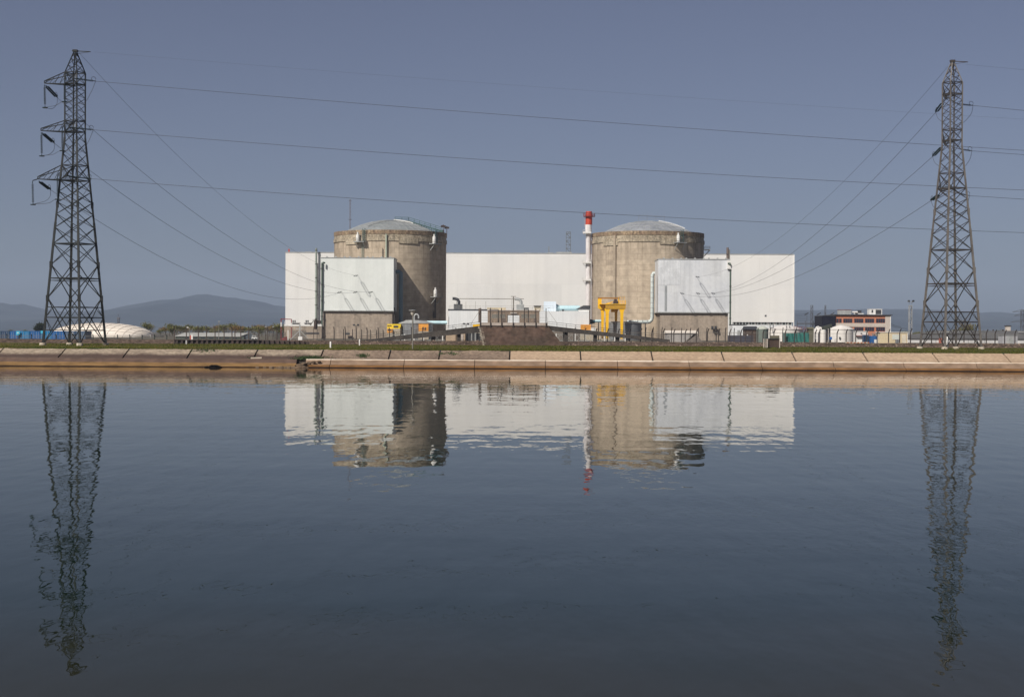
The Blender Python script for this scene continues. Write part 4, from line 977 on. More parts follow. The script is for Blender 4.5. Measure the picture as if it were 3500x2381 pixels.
cable('middle one of the three thick cables crossing the sky from the left pylon', G1, [(319, 444)] + quad(319, 444, .0853, -6.5e-6, xs + [4700]), 247.4, 262)
cable('lowest of the three thick cables crossing the sky, passing just over the drums', G1, [(312, 611)] + quad(312, 611, .0816, -7.5e-6, xs + [4700]), 247.4, 262)
cable('faint thin wire above all other cables from the left pylon tip to the right', G1, [(322, 178)] + quad(322, 178, .085, -4e-6, xs + [4700]), 250, 262, .009, 'earth_wire')
cable('faint thin wire leaving the tip of the right pylon to the right', G1, [(3302, 221), (3500, 239), (4700, 345)], 257, 262, .012, 'earth_wire')
cable('upper cable leaving the right pylon to the right', G1, [(3326, 361), (3500, 378), (4700, 470)], 260.6, 264)
cable('middle cable leaving the right pylon to the right', G1, [(3322, 516), (3500, 529), (4700, 600)], 260.6, 264)
cable('lower cable leaving the right pylon to the right', G1, [(3314, 669), (3500, 681), (4700, 745)], 260.6, 264)
def s2(l): return [(a*k2, b*k2) for a, b in l]
cable('steepest wire from the left pylon tip down to the left white block', G2, [(268, 178)] + s2([(245, 195), (335, 290), (483, 425), (580, 515), (700, 580)]) + [(1222, 942)], 250, 550, .022)
cable('upper of the three phase cables from the left pylon to the left white block', G2, [(196, 334), (328, 449)] + s2([(470, 510), (600, 588), (735, 640)]) + [(1273, 998)], 254.5, 550)
cable('middle of the three phase cables from the left pylon to the left white block', G2, [(186, 490), (298, 574), (940, 956), (1082, 997), (1220, 998)], 254.5, 550)
cable('lowest of the three phase cables from the left pylon to the left white block', G2, [(173, 649), (313, 737), (450, 818), (940, 1016), (1035, 1023), (1098, 1021), (1166, 998)], 254.5, 550)
cable('steepest wire from the right pylon tip down to the patched grey block', G2, [(3240, 228)] + s2([(2050, 275), (1810, 508), (1700, 583)]) + [(2459, 933), (2379, 946)], 257, 550, .022)
cable('upper of the three phase cables from the right pylon to the patched grey block', G2, [(3198, 385)] + s2([(1990, 395), (1845, 530)]) + [(2671, 900), (2503, 987), (2433, 1002)], 264.5, 550)
cable('middle of the three phase cables from the right pylon to the patched grey block', G2, [(3187, 536), (2712, 900), (2503, 991), (2410, 1006), (2381, 1002)], 264.5, 550)
cable('lowest of the three phase cables from the right pylon to the patched grey block', G2, [(3182, 686), (2823, 900), (2658, 965), (2503, 1011), (2400, 1017), (2326, 1002)], 264.5, 550)

# ================================================================== BANK TOP, FENCES, RAMPS, INTAKE
# intake platform on its earth mound
YM = 378.0  # platform, ramps, fences and dike pushed outward along camera sight lines, sizes enlarged
xa, xb = px_x(1641, YM), px_x(1872, YM); zd0, zd1 = at(1755, 1112.5, YM).z, at(1755, 1102.5, YM).z
m = MB(); nx, nz = 44, 14; zg = 2.0; x_l0, x_l1 = px_x(1640, YM), px_x(1659, YM); x_r0, x_r1 = px_x(1874, YM), px_x(1925, YM)
for j in range(nz+1):
    s = j/nz; z = zg-.1+(zd0-zg+.1)*s
    for i in range(nx+1):
        u = i/nx; xl_ = x_l1+(x_l0-x_l1)*s; xr_ = x_r1+(x_r0-x_r1)*s
        X = xl_+(xr_-xl_)*u; Y = YM-5.6+5.8*s; k = noise.noise(Vector((X*.8, z*1.2, 5)))*.5*(1-abs(2*s-1)**4)
        m.v.append((X + (k*.6 if 0 < i < nx else 0), Y+k, z))
for j in range(nz):
    for i in range(nx): a = j*(nx+1)+i; m.f.append((a, a+1, a+nx+2, a+nx+1))
n0 = len(m.v); m.v += [(x_l1, YM+36, zg-.1), (x_r1, YM+36, zg-.1), (x_r0, YM+36, zd0), (x_l0, YM+36, zd0)]
m.f += [(n0, n0+1, n0+2, n0+3), tuple(range((nx+1)*nz, (nx+1)*(nz+1))) + (n0+2, n0+3), tuple(j*(nx+1) for j in range(nz+1)) + (n0+3, n0), tuple(j*(nx+1)+nx for j in range(nz, -1, -1)) + (n0+1, n0+2)]
single('earth_mound', m, mat('dark_earth_bank', (.085, .055, .042), (.055, .040, .030), .95, scale=.25, fine=.4, fscale=1.0, spec=.1, bump=.15, bscale=1.0),
       'steep dark brown earth mound carrying the concrete platform', 'mound', None, True)
m = MB(); rz = random.Random(5)
for k in range(13):
    s = (k+.5)/13; z = zg+(zd0-zg)*s; X = x_l1+(x_l0-x_l1)*s; m.box(X-.45+rz.uniform(-.16, .14), X+.5, YM-5.4+5.6*s, YM-4.0+5.6*s, z-.18, z+.08)
single('edge_stones', m, CONC_P, 'jagged column of stone blocks up the left edge of the earth mound', 'stonework')
t = thing('intake_platform', 'pale concrete platform with tall fence posts on top of the earth mound', 'platform', ((xa+xb)/2, YM, zd0))
part('deck', MB().box(xa, xb, YM-.2, YM+36, zd0, zd1), DECK, t)
zr = at(1755, 1053, YM).z; zr2 = at(1755, 1068, YM).z
for px in (1641, 1676, 1714, 1753.5, 1792, 1831, 1866):
    X = px_x(px, YM-.35); part('post', MB().box(X-.10, X+.10, YM-.46, YM-.28, zd0-.35, zr).box(X-.17, X+.17, YM-.48, YM-.2, zd0-.42, zd0-.05), FPOST, t)
for px in (1638, 1643): X = px_x(px, YM); part('gate_post', MB().box(X-.22, X+.14, YM+.1, YM+.4, zd1, zr-.1), BROWN_D, t)
for px in (1703, 1806): X = px_x(px, YM+2); part('gate_post', MB().box(X-.13, X+.13, YM+2, YM+2.25, zd1, at(px, 1058, YM).z), STEEL_B, t)
m = MB(); grp_rail(m, [(xa, YM-.3, zd1), (xb, YM-.3, zd1)], 1.15, .03, 2)
for h in (2.2, 2.8, 3.3): m.bar((xa, YM-.35, zd0+h), (xb, YM-.35, zd0+h), .03)
m.bar((xa, YM-.2, zd1+3.0), (xa-2.0, YM-.2, zd1-.1), .06); m.bar((xb, YM-.2, zd1+3.0), (xb+2.2, YM-.2, zd1-.1), .06)
m.bar((xb, YM, zr), (xb+.5, YM, zr+.1), .08)
part('railing', m, STEEL_G, t)
# pump house on it
YH = 397.0; x0, x1, y0, y1, z0, z1 = bx(1667, 1062, 1844, 1101, YH, 8, zd1-.004)
t = thing('pump_house', 'small brown concrete pump house with two recessed window bays on the platform', 'hut', ((x0+x1)/2, YH+3, zd1))
hx0, hx1, hz1 = px_x(1734, YH), px_x(1775, YH), at(1755, 1076, YH).z
PH = mat('pump_house_concrete', (.25, .19, .14), (.19, .145, .11), .9, scale=.6, fine=.3, streak=.3)
part('wall', MB().box(x0, hx0, y0, y1, z0, z1).box(hx1, x1, y0, y1, z0, z1).box(hx0, hx1, y0, y1, hz1, z1), PH, t)
part('roof_slab', MB().box(x0-.15, x1+.15, y0-.2, y1+.2, z1, z1+.2), DECK, t)
for pa, pb in ((1680, 1696), (1697, 1703), (1707, 1726), (1782, 1792), (1793, 1803), (1812, 1830)):
    a = bx(pa, 1074, pb, 1087, YH-.03, .04); w_ = part('window', MB().box(*a), mat('dull_window', (.13, .13, .11), None, .3), t)
    m = MB()
    for k in range(4): zz = a[4]+(a[5]-a[4])*k/3; m.box(a[0]-.02, a[1]+.02, YH-.07, YH-.031, zz-.02, zz+.02)
    part('window_bar', m, PALEP, w_)
for pa, pb in ((1716, 1729), (1824, 1833)):
    a = bx(pa, 1088, pb, 1100, YH-.03, .04); part('door', MB().box(*a), BROWN_D, t)
a = bx(1744, 1069, 1766, 1070.5, YH-.5, .4); part('lamp_strip', MB().box(*a), WHITE, t)
part('step', MB().box(x0-.7, x1+.4, YH-.8, YH, zd1, zd1+.12), DARK, t)
for px in (1669, 1839): q = at(px, 1060.5, YH); part('roof_light', MB().box(q.x-.2, q.x+.2, YH, YH+.3, z1+.14, z1+.3), WHITE, t)
# ramps either side
def rampway(label, A, B, piers, thick, Y0=387.6, w=4.2):      # A high end, B low end as pixels of the top edge
    a = at(A[0], A[1], Y0); b = at(B[0], B[1], Y0); t = thing('access_ramp', label, 'ramp', ((a.x+b.x)/2, Y0+w/2, b.z), 'sloping ramps either side of the platform')
    ta, tb = thick; m = MB(); m.add([(a.x, Y0, a.z-ta), (b.x, Y0, b.z-tb), (b.x, Y0, b.z), (a.x, Y0, a.z), (a.x, Y0+w, a.z-ta), (b.x, Y0+w, b.z-tb), (b.x, Y0+w, b.z), (a.x, Y0+w, a.z)],
       [(0,1,2,3), (4,5,6,7), (0,1,5,4), (1,2,6,5), (2,3,7,6), (3,0,4,7)]); part('deck', m, RAMP, t)
    s = 1 if b.x > a.x else -1
    for off in (0, w):
        m = MB(); grp_rail(m, [(a.x, Y0+off, a.z), (b.x, Y0+off, b.z)], .95, .028, 2.2); part('railing', m, FPOST, t)
    for px in piers:
        X = px_x(px, Y0+1); zt = a.z + (b.z-a.z)*(X-a.x)/(b.x-a.x) - ta*.6; part('pier', MB().box(X-.42, X+.42, Y0+.6, Y0+3.2, 2.6, zt), RAMP, t)
    return t
rampway('long sloping ramp climbing from the left up to the platform', (1641, 1113), (1230, 1163), (1480, 1568), (1.6, .7))
t = rampway('sloping ramp descending from the platform to the right', (1872, 1112), (2290, 1160), (1935, 2035, 2111), (1.2, .7))
# stray objects under the ramps
a = bx(1524, 1138, 1590, 1163, 395, 5, 2.6); t = thing('under_ramp_hut', 'pale beige hut standing under the left ramp', 'hut', ((a[0]+a[1])/2, 397, 2.6))
part('wall', MB().box(*a), mat('beige_hut_wall', (.50, .38, .27), None, .8, streak=.1), t); part('corner_post', MB().box(px_x(1570, 395), px_x(1572, 395), 394.9, 394.999, 2.9, a[5]), BROWN_D, t)
part('door', MB().box(px_x(1575, 395), px_x(1584, 395), 394.92, 394.999, 2.7, a[5]-.3), PALEP, t)
a = bx(1592, 1138, 1640, 1163, 399, 3, 2.6); t = thing('under_ramp_store', 'dark recess with steel posts beside the earth mound under the left ramp', 'store', ((a[0]+a[1])/2, 400, 2.6))
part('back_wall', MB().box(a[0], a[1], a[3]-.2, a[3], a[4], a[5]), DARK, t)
for px in (1612, 1624.5): X = px_x(px, 397); part('post', MB().box(X-.13, X+.13, 396.8, 397.1, 2.6, a[5]+.5), GREYL, t)
def lattice_fence(label, pa, pb, Y, pyt, pyb, posts):
    a = bx(pa, pyt, pb, pyb, Y, .1); t = thing('lattice_barrier', label, 'barrier', ((a[0]+a[1])/2, Y, a[4]), 'white lattice barriers below the ramps')
    m = MB().bar((a[0], Y, a[5]), (a[1], Y, a[5]), .10).bar((a[0], Y, a[4]+.05), (a[1], Y, a[4]+.05), .13)
    n = int((a[1]-a[0])/1.25)
    for k in range(n):
        xa_, xb_ = a[0]+(a[1]-a[0])*k/n, a[0]+(a[1]-a[0])*(k+1)/n
        m.bar((xa_, Y, a[4]), (xb_, Y, a[5]), .06); m.bar((xb_, Y, a[4]), (xa_, Y, a[5]), .06)
    part('lattice', m, GREYL, t)
    for px in posts: X = px_x(px, Y); part('post', MB().box(X-.11, X+.11, Y-.1, Y+.1, a[4], a[5]+.2), WHITE, t)
lattice_fence('white lattice barrier under the left ramp', 1335, 1522, 396.5, 1144, 1163.5, (1383, 1415, 1448, 1513))
lattice_fence('white lattice barrier under the right ramp', 1898, 2138, 396.5, 1143, 1165.5, (1901, 1935, 1966, 2000, 2067, 2101, 2137))
# security fence
def fence(label, pxs, Y, h, zb, lean, wires=6, pm=FPOST):
    X0, X1 = px_x(pxs[0], Y), px_x(pxs[-1], Y)
    t = thing('security_fence', label, 'fence', ((X0+X1)/2, yb((X0+X1)/2, Y), zb), 'dark post fences along the plant boundary')
    for i, px in enumerate(pxs):
        X = atb(px, 1150, Y).x; y = yb(X, Y); hh = h*(1+.03*math.sin(i*7.3)); l = lean + .05*math.sin(i*3.1)
        m = MB().bar((X, y, zb-.2), (X, y, zb+hh*.72), .21); m.bar((X, y, zb+hh*.70), (X+l*.5, y-.15, zb+hh*.88), .18); m.bar((X+l*.5, y-.15, zb+hh*.87), (X+l, y-.4, zb+hh), .16)
        part('post', m, pm, t)
    m = MB()
    for k in range(wires): z = zb+.15+h*.62*k/(wires-1); m.bar((X0, yb(X0, Y)-.02, z), (X1, yb(X1, Y)-.02, z), .022)
    m.bar((X0, yb(X0, Y), zb+h*.70), (X1, yb(X1, Y), zb+h*.70), .045)
    part('wire_strands', m, STEEL_G, t)
f = frange
fence('front row of dark fence posts from the left block to beneath the ramp', [1107, 1142, 1180, 1218, 1255, 1293, 1331, 1369, 1407, 1445, 1483, 1521, 1559, 1597, 1633], 389.4, 3.2, 2.93, -.05)
fence('front row of dark curved fence posts right of the platform', [1926, 1962, 1999, 2036, 2076, 2113, 2151, 2189, 2228, 2267, 2303, 2342, 2380, 2418, 2456, 2494, 2532, 2570, 2608, 2645, 2684, 2716, 2749, 2786, 2825, 2861, 2892, 2925, 2962, 2998], 389.4, 3.2, 2.93, .3)
fence('front row of dark curved fence posts at the right edge by the long low shed', [3037, 3075, 3112, 3148, 3184, 3221, 3257, 3295, 3332, 3371, 3401, 3434, 3469, 3505, 3540], 389.4, 3.4, 2.9, .28)
fence('second shorter row of posts behind the front row at left', [1111, 1174, 1205, 1236, 1267, 1287, 1310], 402, 2.9, 2.68, 0, 4)
fence('second shorter row of posts behind the front row at right', [2207, 2232, 2262, 2295, 2329, 2359, 2387, 2415, 2448, 2479, 2509, 2548, 2590, 2632, 2675, 2720, 2760, 2801], 408, 3.8, 2.68, .08, 4)
fence('low dark rail fence along the foot of the blue containers and white hall', list(range(-60, 600, 42)), 390, 1.15, 2.93, 0, 5, mat('dark_green_post', (.03, .04, .035), None, .8))
fence('low rusty posts above the sheet pile wall at left', [596, 637, 678, 706, 735, 766, 793, 803, 823, 850, 885, 915, 946], 390, 3.4, 2.8, 0, 7, mat('rusty_fence_post', (.07, .05, .04), None, .8))
# sheet pile wall
X0, X1 = atb(594, 1170, 383).x, atb(1050, 1170, 383).x
m = MB(); X = X0; i = 0; pts = []
while X < X1: 
    pts += [(X, 0), (X+.42, 0), (X+.56, .42), (X+1.06, .42)]; X += 1.22
pts.append((X1, 0))
def tz(x): return 2.86 - .25*max(0, min(1, (x-(X1-9))/9))
for x, d in pts: m.v += [(x, yb(x, 383.2)-d, 1.85), (x, yb(x, 383.2)-d, tz(x))]
for k in range(len(pts)-1): m.f.append((2*k, 2*k+2, 2*k+3, 2*k+1))
n0 = len(m.v); m.v += [(x, yb(x, 383.2)+.45, zz) for x in (X0, X1) for zz in (1.85, 2.7)]
t = thing('sheet_pile_wall', 'dark rusty corrugated steel retaining wall above the grass at left', 'retaining wall', ((X0+X1)/2, yb((X0+X1)/2, 383), 1.85))
part('sheet_piles', m, DKBR, t); part('capping', MB().bar((X0, yb(X0, 383), 2.91), (X1-11, yb(X1-11, 383), 2.91), .7, .12), DKBR, t)
# stones on the dike
m = MB(); rs_ = random.Random(9)
for k in range(900):
    px = rs_.uniform(1050, 3540); q = atb(px, 1150, 385.0); Yq = rs_.uniform(383.6, 387.0); z = 2.0+(Yq-383.6)*.29; r = rs_.uniform(.06, .28)
    if x_l1-1 < q.x < x_r1+1: continue
    X = q.x; y = yb(X, Yq); m.add([(X-r, y, z), (X+r, y, z), (X, y-r*.7, z), (X, y, z+r*.9), (X, y+r, z)], [(0,2,3), (2,1,3), (1,4,3), (4,0,3)])
setting('dike_rubble', m, mat('rubble', (.30, .22, .17), (.16, .12, .09), .95, scale=1.2), 'stuff')
# ================================================================== SMALL THINGS
def lamp_post(label, px, pyt, pyb, Y, kind, mt=None, zb=None, name='street_lamp', shear=0):
    p = atb(px, pyt, Y) if shear else at(px, pyt, Y); zb = at(px, pyb, Y).z if zb is None else zb
    y = p.y; t = thing(name, label, 'lamp', (p.x, y, zb)); mt = mt or STEEL_G
    part('pole', MB().lathe(p.x, y, [(.11, zb), (.09, p.z-.3)] if kind == 'bell' else [(.10, zb), (.07, p.z)], 10), mt, t, True)
    if kind == 'bell':
        part('lamp_head', MB().lathe(p.x, y, [(.10, p.z-.80), (.16, p.z-.72), (.27, p.z-.60), (.36, p.z-.12), (.01, p.z-.12)], 16), mat('opal_lamp', (.66, .60, .52), None, .4), t, True)
        part('lamp_cap', MB().lathe(p.x, y, [(.36, p.z-.12), (.62, p.z-.06), (.62, p.z), (.10, p.z+.05), (.01, p.z+.06)], 16), GREYL, t, True)
    elif kind == 'twin':
        for s in (-1, 1): part('floodlight', MB().bar((p.x, y, p.z-.2), (p.x+s*.35, y, p.z), .07).obox((p.x+s*.5, y, p.z-.15), (.5, .35, .4), .3*s), DARK, t)
    elif kind == 'arm':
        part('lamp_head', MB().bar((p.x, y, p.z), (p.x-.5, y, p.z+.25), .08).obox((p.x-.6, y, p.z+.15), (.6, .3, .2), 0), WHITE, t)
    elif kind == 'top':
        part('lamp_head', MB().obox((p.x, y, p.z), (.45, .3, .22), .2).bar((p.x, y, p.z+.1), (p.x+.35, y, p.z+.3), .06), GREYL, t)
    return t
lamp_post('grey street lamp with a bell shaped head standing on the grass', 1411, 1060, 1193, 232.5, 'bell', zb=2.5)
lamp_post('dark pole with twin floodlights in front of the left block base', 1217, 1111, 1160, 404, 'twin', DARK, 2.7, 'floodlight_pole')
lamp_post('small pole with twin floodlights at the top of the left ramp', 1593, 1107, 1122, 400, 'twin', STEEL_G, 2.7, 'floodlight_pole')
lamp_post('slim grey lamp pole over the long pale shed at left', 748, 1100, 1163, 412, 'top', zb=2.7)
t = lamp_post('short lamp with a red and white foot at the left end of the shed', 648, 1122, 1158, 404, 'arm', zb=2.7)
p = at(651, 1140, 403.8); part('striped_foot', MB().box(p.x-.08, p.x+.45, 403.5, 403.8, 2.7, p.z-.4), REDP, t); part('white_foot', MB().box(p.x+.25, p.x+.7, 403.3, 403.49, 2.9, p.z-.2), WHITE, t)
for px in (960, 985): lamp_post('thin dark lighting pole left of the transformer yard' if px == 960 else 'thin dark pole beside the red and white pipe gantry', px-52, 1118, 1160, 440, 'top', DKBR, 2.7)
# white marker posts
def marker(px, pyt, Y, w, label):
    p = atb(px, pyt, Y); zb = gz(Y); m = MB(); m.lathe(p.x, p.y, [(w, zb-.1), (w, p.z-.06), (w*.7, p.z), (.01, p.z)], 10)
    t = thing('marker_post', label, 'marker post', (p.x, p.y, zb), 'white marker posts on the grass'); part('shaft', m, WHITE, t, True)
    part('foot', MB().box(p.x-w*1.3, p.x+w*1.3, p.y-w*1.3, p.y+w*1.3, zb-.1, zb+.05), FOOT, t)
marker(1130, 1167, 237, .13, 'stubby white marker post on the grass below the left white block')
marker(1229, 1159, 262, .10, 'slim white marker post at the foot of the left ramp')
marker(637, 1162, 268, .10, 'pale marker post in front of the rusty sheet pile wall')
marker(3239, 1150, 268, .16, 'tall white marker post between the feet of the right pylon')
# timber shed by the right fence
YT = 262.0; a = bx(2621, 1157, 2664, 1184, YT, 2.2, 2.7); t = thing('timber_shed', 'dark timber hut with pale posts standing on the grass at right', 'shed', ((a[0]+a[1])/2, YT+1, 2.7))
m = MB(); n = 11
for k in range(n): X = a[0]+(a[1]-a[0])*k/n; m.box(X+.01, X+(a[1]-a[0])/n-.01, YT, YT+.06, 2.72, a[5]-.05)
m.box(a[0]+.02, a[1]-.02, YT+.1, YT+2.1, 2.72, a[5]-.1); part('wall_boards', m, WOODD, t); part('roof', MB().box(a[0]-.1, a[1]+.1, YT-.15, YT+2.3, a[5]-.05, a[5]+.05), DARK, t)
for px in (2611, 2618.5, 2623.5, 2665): X = px_x(px, YT-.3); part('post', MB().box(X-.06, X+.06, YT-.36, YT-.24, 2.7, a[5]-.02), PALEP, t)
b = bx(2634, 1146.5, 2664, 1155, 387.5, 1.6, 2.93); single('crate_on_dike', MB().box(*b), mat('olive_crate', (.13, .115, .075), None, .8, seam=(3, .28, .03, .3, .1)), 'low olive slatted crate just behind the dark timber hut', 'crate')

# shipping containers at the far left
YC = 420.0
conts = [(-58, -26, BLUE2), (-24, 4, BLUE4), (5, 33, BLUE3), (34, 68, BLUE1), (69, 101, BLUE2), (103, 137, BLUE1), (139, 176, BLUE2), (177, 221, BLUE1), (223, 257, BLUE4), (258, 292, BLUE4)]
labs = ['bright blue container beyond the left edge', 'slate blue container at the left edge with panelled doors', 'navy container with closed end doors, second from the left edge', 'deep blue container just left of the cyan sign', 'bright blue ribbed container under the cyan sign', 'deep blue container left of the pylon\'s first leg',
  'bright blue container behind the pylon\'s left leg', 'deep blue container between the two left pylon legs', 'slate blue container behind the middle of the pylon', 'slate blue container nearest the white dome tent']
def container(a, b, mt, label, first):
    q = bx(a, 1131, b, 1160, YC, 6.1, 2.68); x0, x1, y0, y1, z0, z1 = q; t = thing('shipping_container', label, 'container', ((x0+x1)/2, YC+3, 2.68), 'row of blue containers end on')
    part('body', MB().box(x0+.02, x1-.02, y0, y1, z0+.12, z1), mt, t)
    fr = MB()
    for X in (x0, x1-.12): fr.box(X, X+.12, y0-.06, y0-.002, z0, z1)
    fr.box(x0+.12, x1-.12, y0-.06, y0-.002, z1-.12, z1).box(x0+.12, x1-.12, y0-.06, y0-.002, z0, z0+.14); part('frame', fr, mt, t)
    xm = (x0+x1)/2
    for s in (0, 1):
        xa, xb = (x0+.14, xm-.02) if s == 0 else (xm+.02, x1-.14); d = part('door', MB().box(xa, xb, y0-.045, y0-.003, z0+.16, z1-.14), mt, t)
        part('lock_rod', MB().bar((xa+(xb-xa)*.3, y0-.08, z0+.2), (xa+(xb-xa)*.3, y0-.08, z1-.2), .05).bar((xa+(xb-xa)*.75, y0-.08, z0+.2), (xa+(xb-xa)*.75, y0-.08, z1-.2), .05), GREYL, d)
for (a, b, mt), l in zip(conts, labs): container(a, b, mt, l, False)
def board(px0, py0, px1, py1, Y, mt, label, name='sign_board', cat='sign'):
    a = bx(px0, py0, px1, py1, Y, .08); t = thing(name, label, cat, ((a[0]+a[1])/2, Y, a[4])); part('panel', MB().box(*a), mt, t)
    part('pole', MB().box(a[0]+.1, a[0]+.18, Y+.09, Y+.17, 2.68, a[5]-.1).box(a[1]-.18, a[1]-.1, Y+.09, Y+.17, 2.68, a[5]-.1), STEEL_G, t); return t
t = board(55, 1131, 68, 1145, YC-.6, CYANS, 'light cyan square board on the row of blue containers')
a = bx(58, 1136, 64, 1138.5, YC-.66, .03); part('pale_mark', MB().box(*a), WHITE, t)
board(139, 1130, 148, 1139, YC-.6, CYANS, 'small cyan board on the container left of the pylon leg')
board(238, 1136, 249, 1139, YC-.6, WHITE, 'narrow white plate on a slate container inside the pylon\'s outline')
# inflatable white hall
YD = 600.0; a = at(160, 1152, YD); b = at(508, 1152, YD); cx = (a.x+b.x)/2; ax = (b.x-a.x)/2; hgt = at(300, 1102.5, YD-8).z-GZ
t = thing('air_dome', 'low white inflatable hall with curved seams, behind the left pylon', 'inflatable hall', (cx, YD+4, GZ))
def dome_pt(u, v, g=0.0):      # u along the length, v across
    e = 2.5; ru = (1-abs(u)**2.3)**(1/2.0); z = hgt*ru*max(0, math.cos(v*math.pi/2))**.75; y = 15*ru**.6*math.sin(v*math.pi/2); return (cx+ax*u, YD+6+y*1.0 - (g if y < 0 else -g), GZ+z*(1+g*.02)+g)
m = MB(); nu, nv = 60, 30
for i in range(nu+1):
    for j in range(nv+1): m.v.append(dome_pt(-1+2*i/nu, -1+2*j/nv))
for i in range(nu):
    for j in range(nv): q = i*(nv+1)+j; m.f.append((q, q+nv+1, q+nv+2, q+1))
d = part('membrane', m, TENT, t, True)
m = MB()
for k in range(13):
    u0 = -.92+k*.15; m.tube([dome_pt(max(-.99, min(.99, u0+.22*(1-abs(v)))), v, .03) for v in [(-1+q/8) for q in range(13)]], .09, 4)
for v in (-.78, -.6, -.42, -.25): m.tube([dome_pt(u, v + .02*math.sin(u*20), .03) for u in [(-.97+q*.05) for q in range(39)]], .06, 4)
part('seam', m, SEAMM, d)
m = MB(); grp_rail(m, [(a.x+3, YD-14, GZ), (b.x+4, YD-14, GZ)], 1.0, .05, 3); single('low_rail_fence', m, WHITE, 'low white rail fence in front of the white inflatable hall', 'fence')
# long pale shed
YP = 480.0; xa, xb, xc = px_x(597, YP), px_x(822, YP), px_x(850, YP); ze = at(720, 1150, YP).z; zr = at(720, 1137, YP+6).z
t = thing('long_shed', 'long low shed with a pale metal roof and dark walls at left', 'shed', ((xa+xb)/2, YP+6, GZ))
part('wall', MB().box(xa+.3, xb+1, YP+.3, YP+11.7, GZ, ze), SHEDW, t)
part('roof', MB().add([(xa, YP, ze), (xb, YP, ze), (xb, YP+12, ze), (xa, YP+12, ze), (xa+1.6, YP+6, zr), (xb+1.5, YP+6, zr), (xa, YP, ze+.12), (xb, YP, ze+.12)], [(0,1,2,3), (6,7,5,4), (2,3,4,5), (3,0,6,4), (0,1,7,6)]), SHEDR, t)
part('gable', MB().add([(xb+.01, YP, ze-.6), (xb+4.5, YP+7, ze-.6), (xb+1.6, YP+6.2, zr), (xb+.01, YP, ze+.1)], [(0,1,2,3)]).box(xb, xb+2.4, YP+1, YP+8, GZ, ze-.61), mat('slate_blue_gable', (.10, .115, .13), None, .7), t)
part('white_rail', MB().box(xa-.4, xb-2, YP-.2, YP-.1, ze-.95, ze-.75), WHITE, t)
m = MB()
for k in range(7): X = xa+3+k*2.4; m.box(X, X+1.2, YP+.22, YP+.3, GZ+.8, ze-.5)
part('window', m, GLASS, t)
a = bx(860, 1146, 879, 1156, 420, 1.8, GZ); t = thing('parked_van', 'small pale van parked right of the long shed', 'van', ((a[0]+a[1])/2, 421, GZ))
part('body', MB().box(a[0], a[1], 420, 421.8, GZ+.35, a[5]-.5).box(a[0]+.1, a[1]-.5, 420.05, 421.75, a[5]-.5, a[5]), WHITE, t); part('window', MB().box(a[0]+.2, a[1]-.6, 420.0, 420.04, a[5]-.45, a[5]-.1), GLASS, t)
for X in (a[0]+.35, a[1]-.35): part('wheel', MB().tube([(X, 419.95, GZ+.3), (X, 420.2, GZ+.3)], .3, 12), DARK, t)
# transformer annex with parapet and bushings
YX = 536.0; a = bx(972, 1114, 1099, 1160, YX, 10, GZ); t = thing('transformer_building', 'low concrete transformer block with a white parapet left of the green pipe', 'industrial building', ((a[0]+a[1])/2, YX+5, GZ))
part('wall', MB().box(*a), BASE, t); part('parapet', MB().box(a[0], a[1], YX-.05, YX+.4, a[5], a[5]+.55), WHITE, t)
m = MB(); grp_rail(m, [(a[0], YX+.2, a[5]+.55), (a[1]-2, YX+.2, a[5]+.55)], 1.0, .05, 2.5); part('railing', m, WHITE, t)
q = bx(1040, 1136, 1090, 1141, YX-.1, .1); part('louvre', MB().box(*q), DARK, t)
for (pa, pb, pc) in (((997, 1020), (1001, 1007.5), 0), ((1041, 1059), (1046, 1052), 0)):
    c = bx(pa[0], 1102, pa[1], 1108, YX+2, 3); T = thing('transformer', 'dark transformer with two black bushings on the low concrete block, ' + ('left of the pair' if pa[0] < 1000 else 'right of the pair'), 'transformer', ((c[0]+c[1])/2, YX+3.5, a[5]), 'rooftop transformers')
    part('tank', MB().box(c[0], c[1], c[2], c[3], a[5], c[5]-.3).box(c[0]-.2, c[1]+.3, c[2]-.1, c[3]+.1, c[5]-.3, c[5]), DARK, T)
    for px in pb: X = px_x(px, YX+3); part('bushing', MB().lathe(X, YX+3.5, [(.28, c[5]), (.20, c[5]+.3), (.30, at(px, 1094.5, YX+3).z-.2), (.22, at(px, 1094, YX+3).z)], 10), DARK, T, True)
# red and white pipe gantry
Yg = 520.0; A = at(961, 1089.5, Yg); B = at(996, 1091, Yg); t = thing('pipe_gantry', 'red and white goalpost shaped pipe frame at the left end of the hall', 'gantry', ((A.x+B.x)/2, Yg, GZ))
part('crossbar', MB().bar(A, B, .25), DKRED, t)
for Q, zw1, zw2 in ((A, 1101, 1116), (B, 1103, 1116)):
    z1_, z2_ = at(980, zw1, Yg).z, at(980, zw2, Yg).z
    part('upper_post', MB().bar((Q.x, Yg, z1_), (Q.x, Yg, Q.z+.12), .25), DKRED, t); part('white_post', MB().bar((Q.x, Yg, z2_), (Q.x, Yg, z1_), .30), WHITE, t); part('lower_post', MB().bar((Q.x, Yg, GZ), (Q.x, Yg, z2_), .25), DKRED, t)
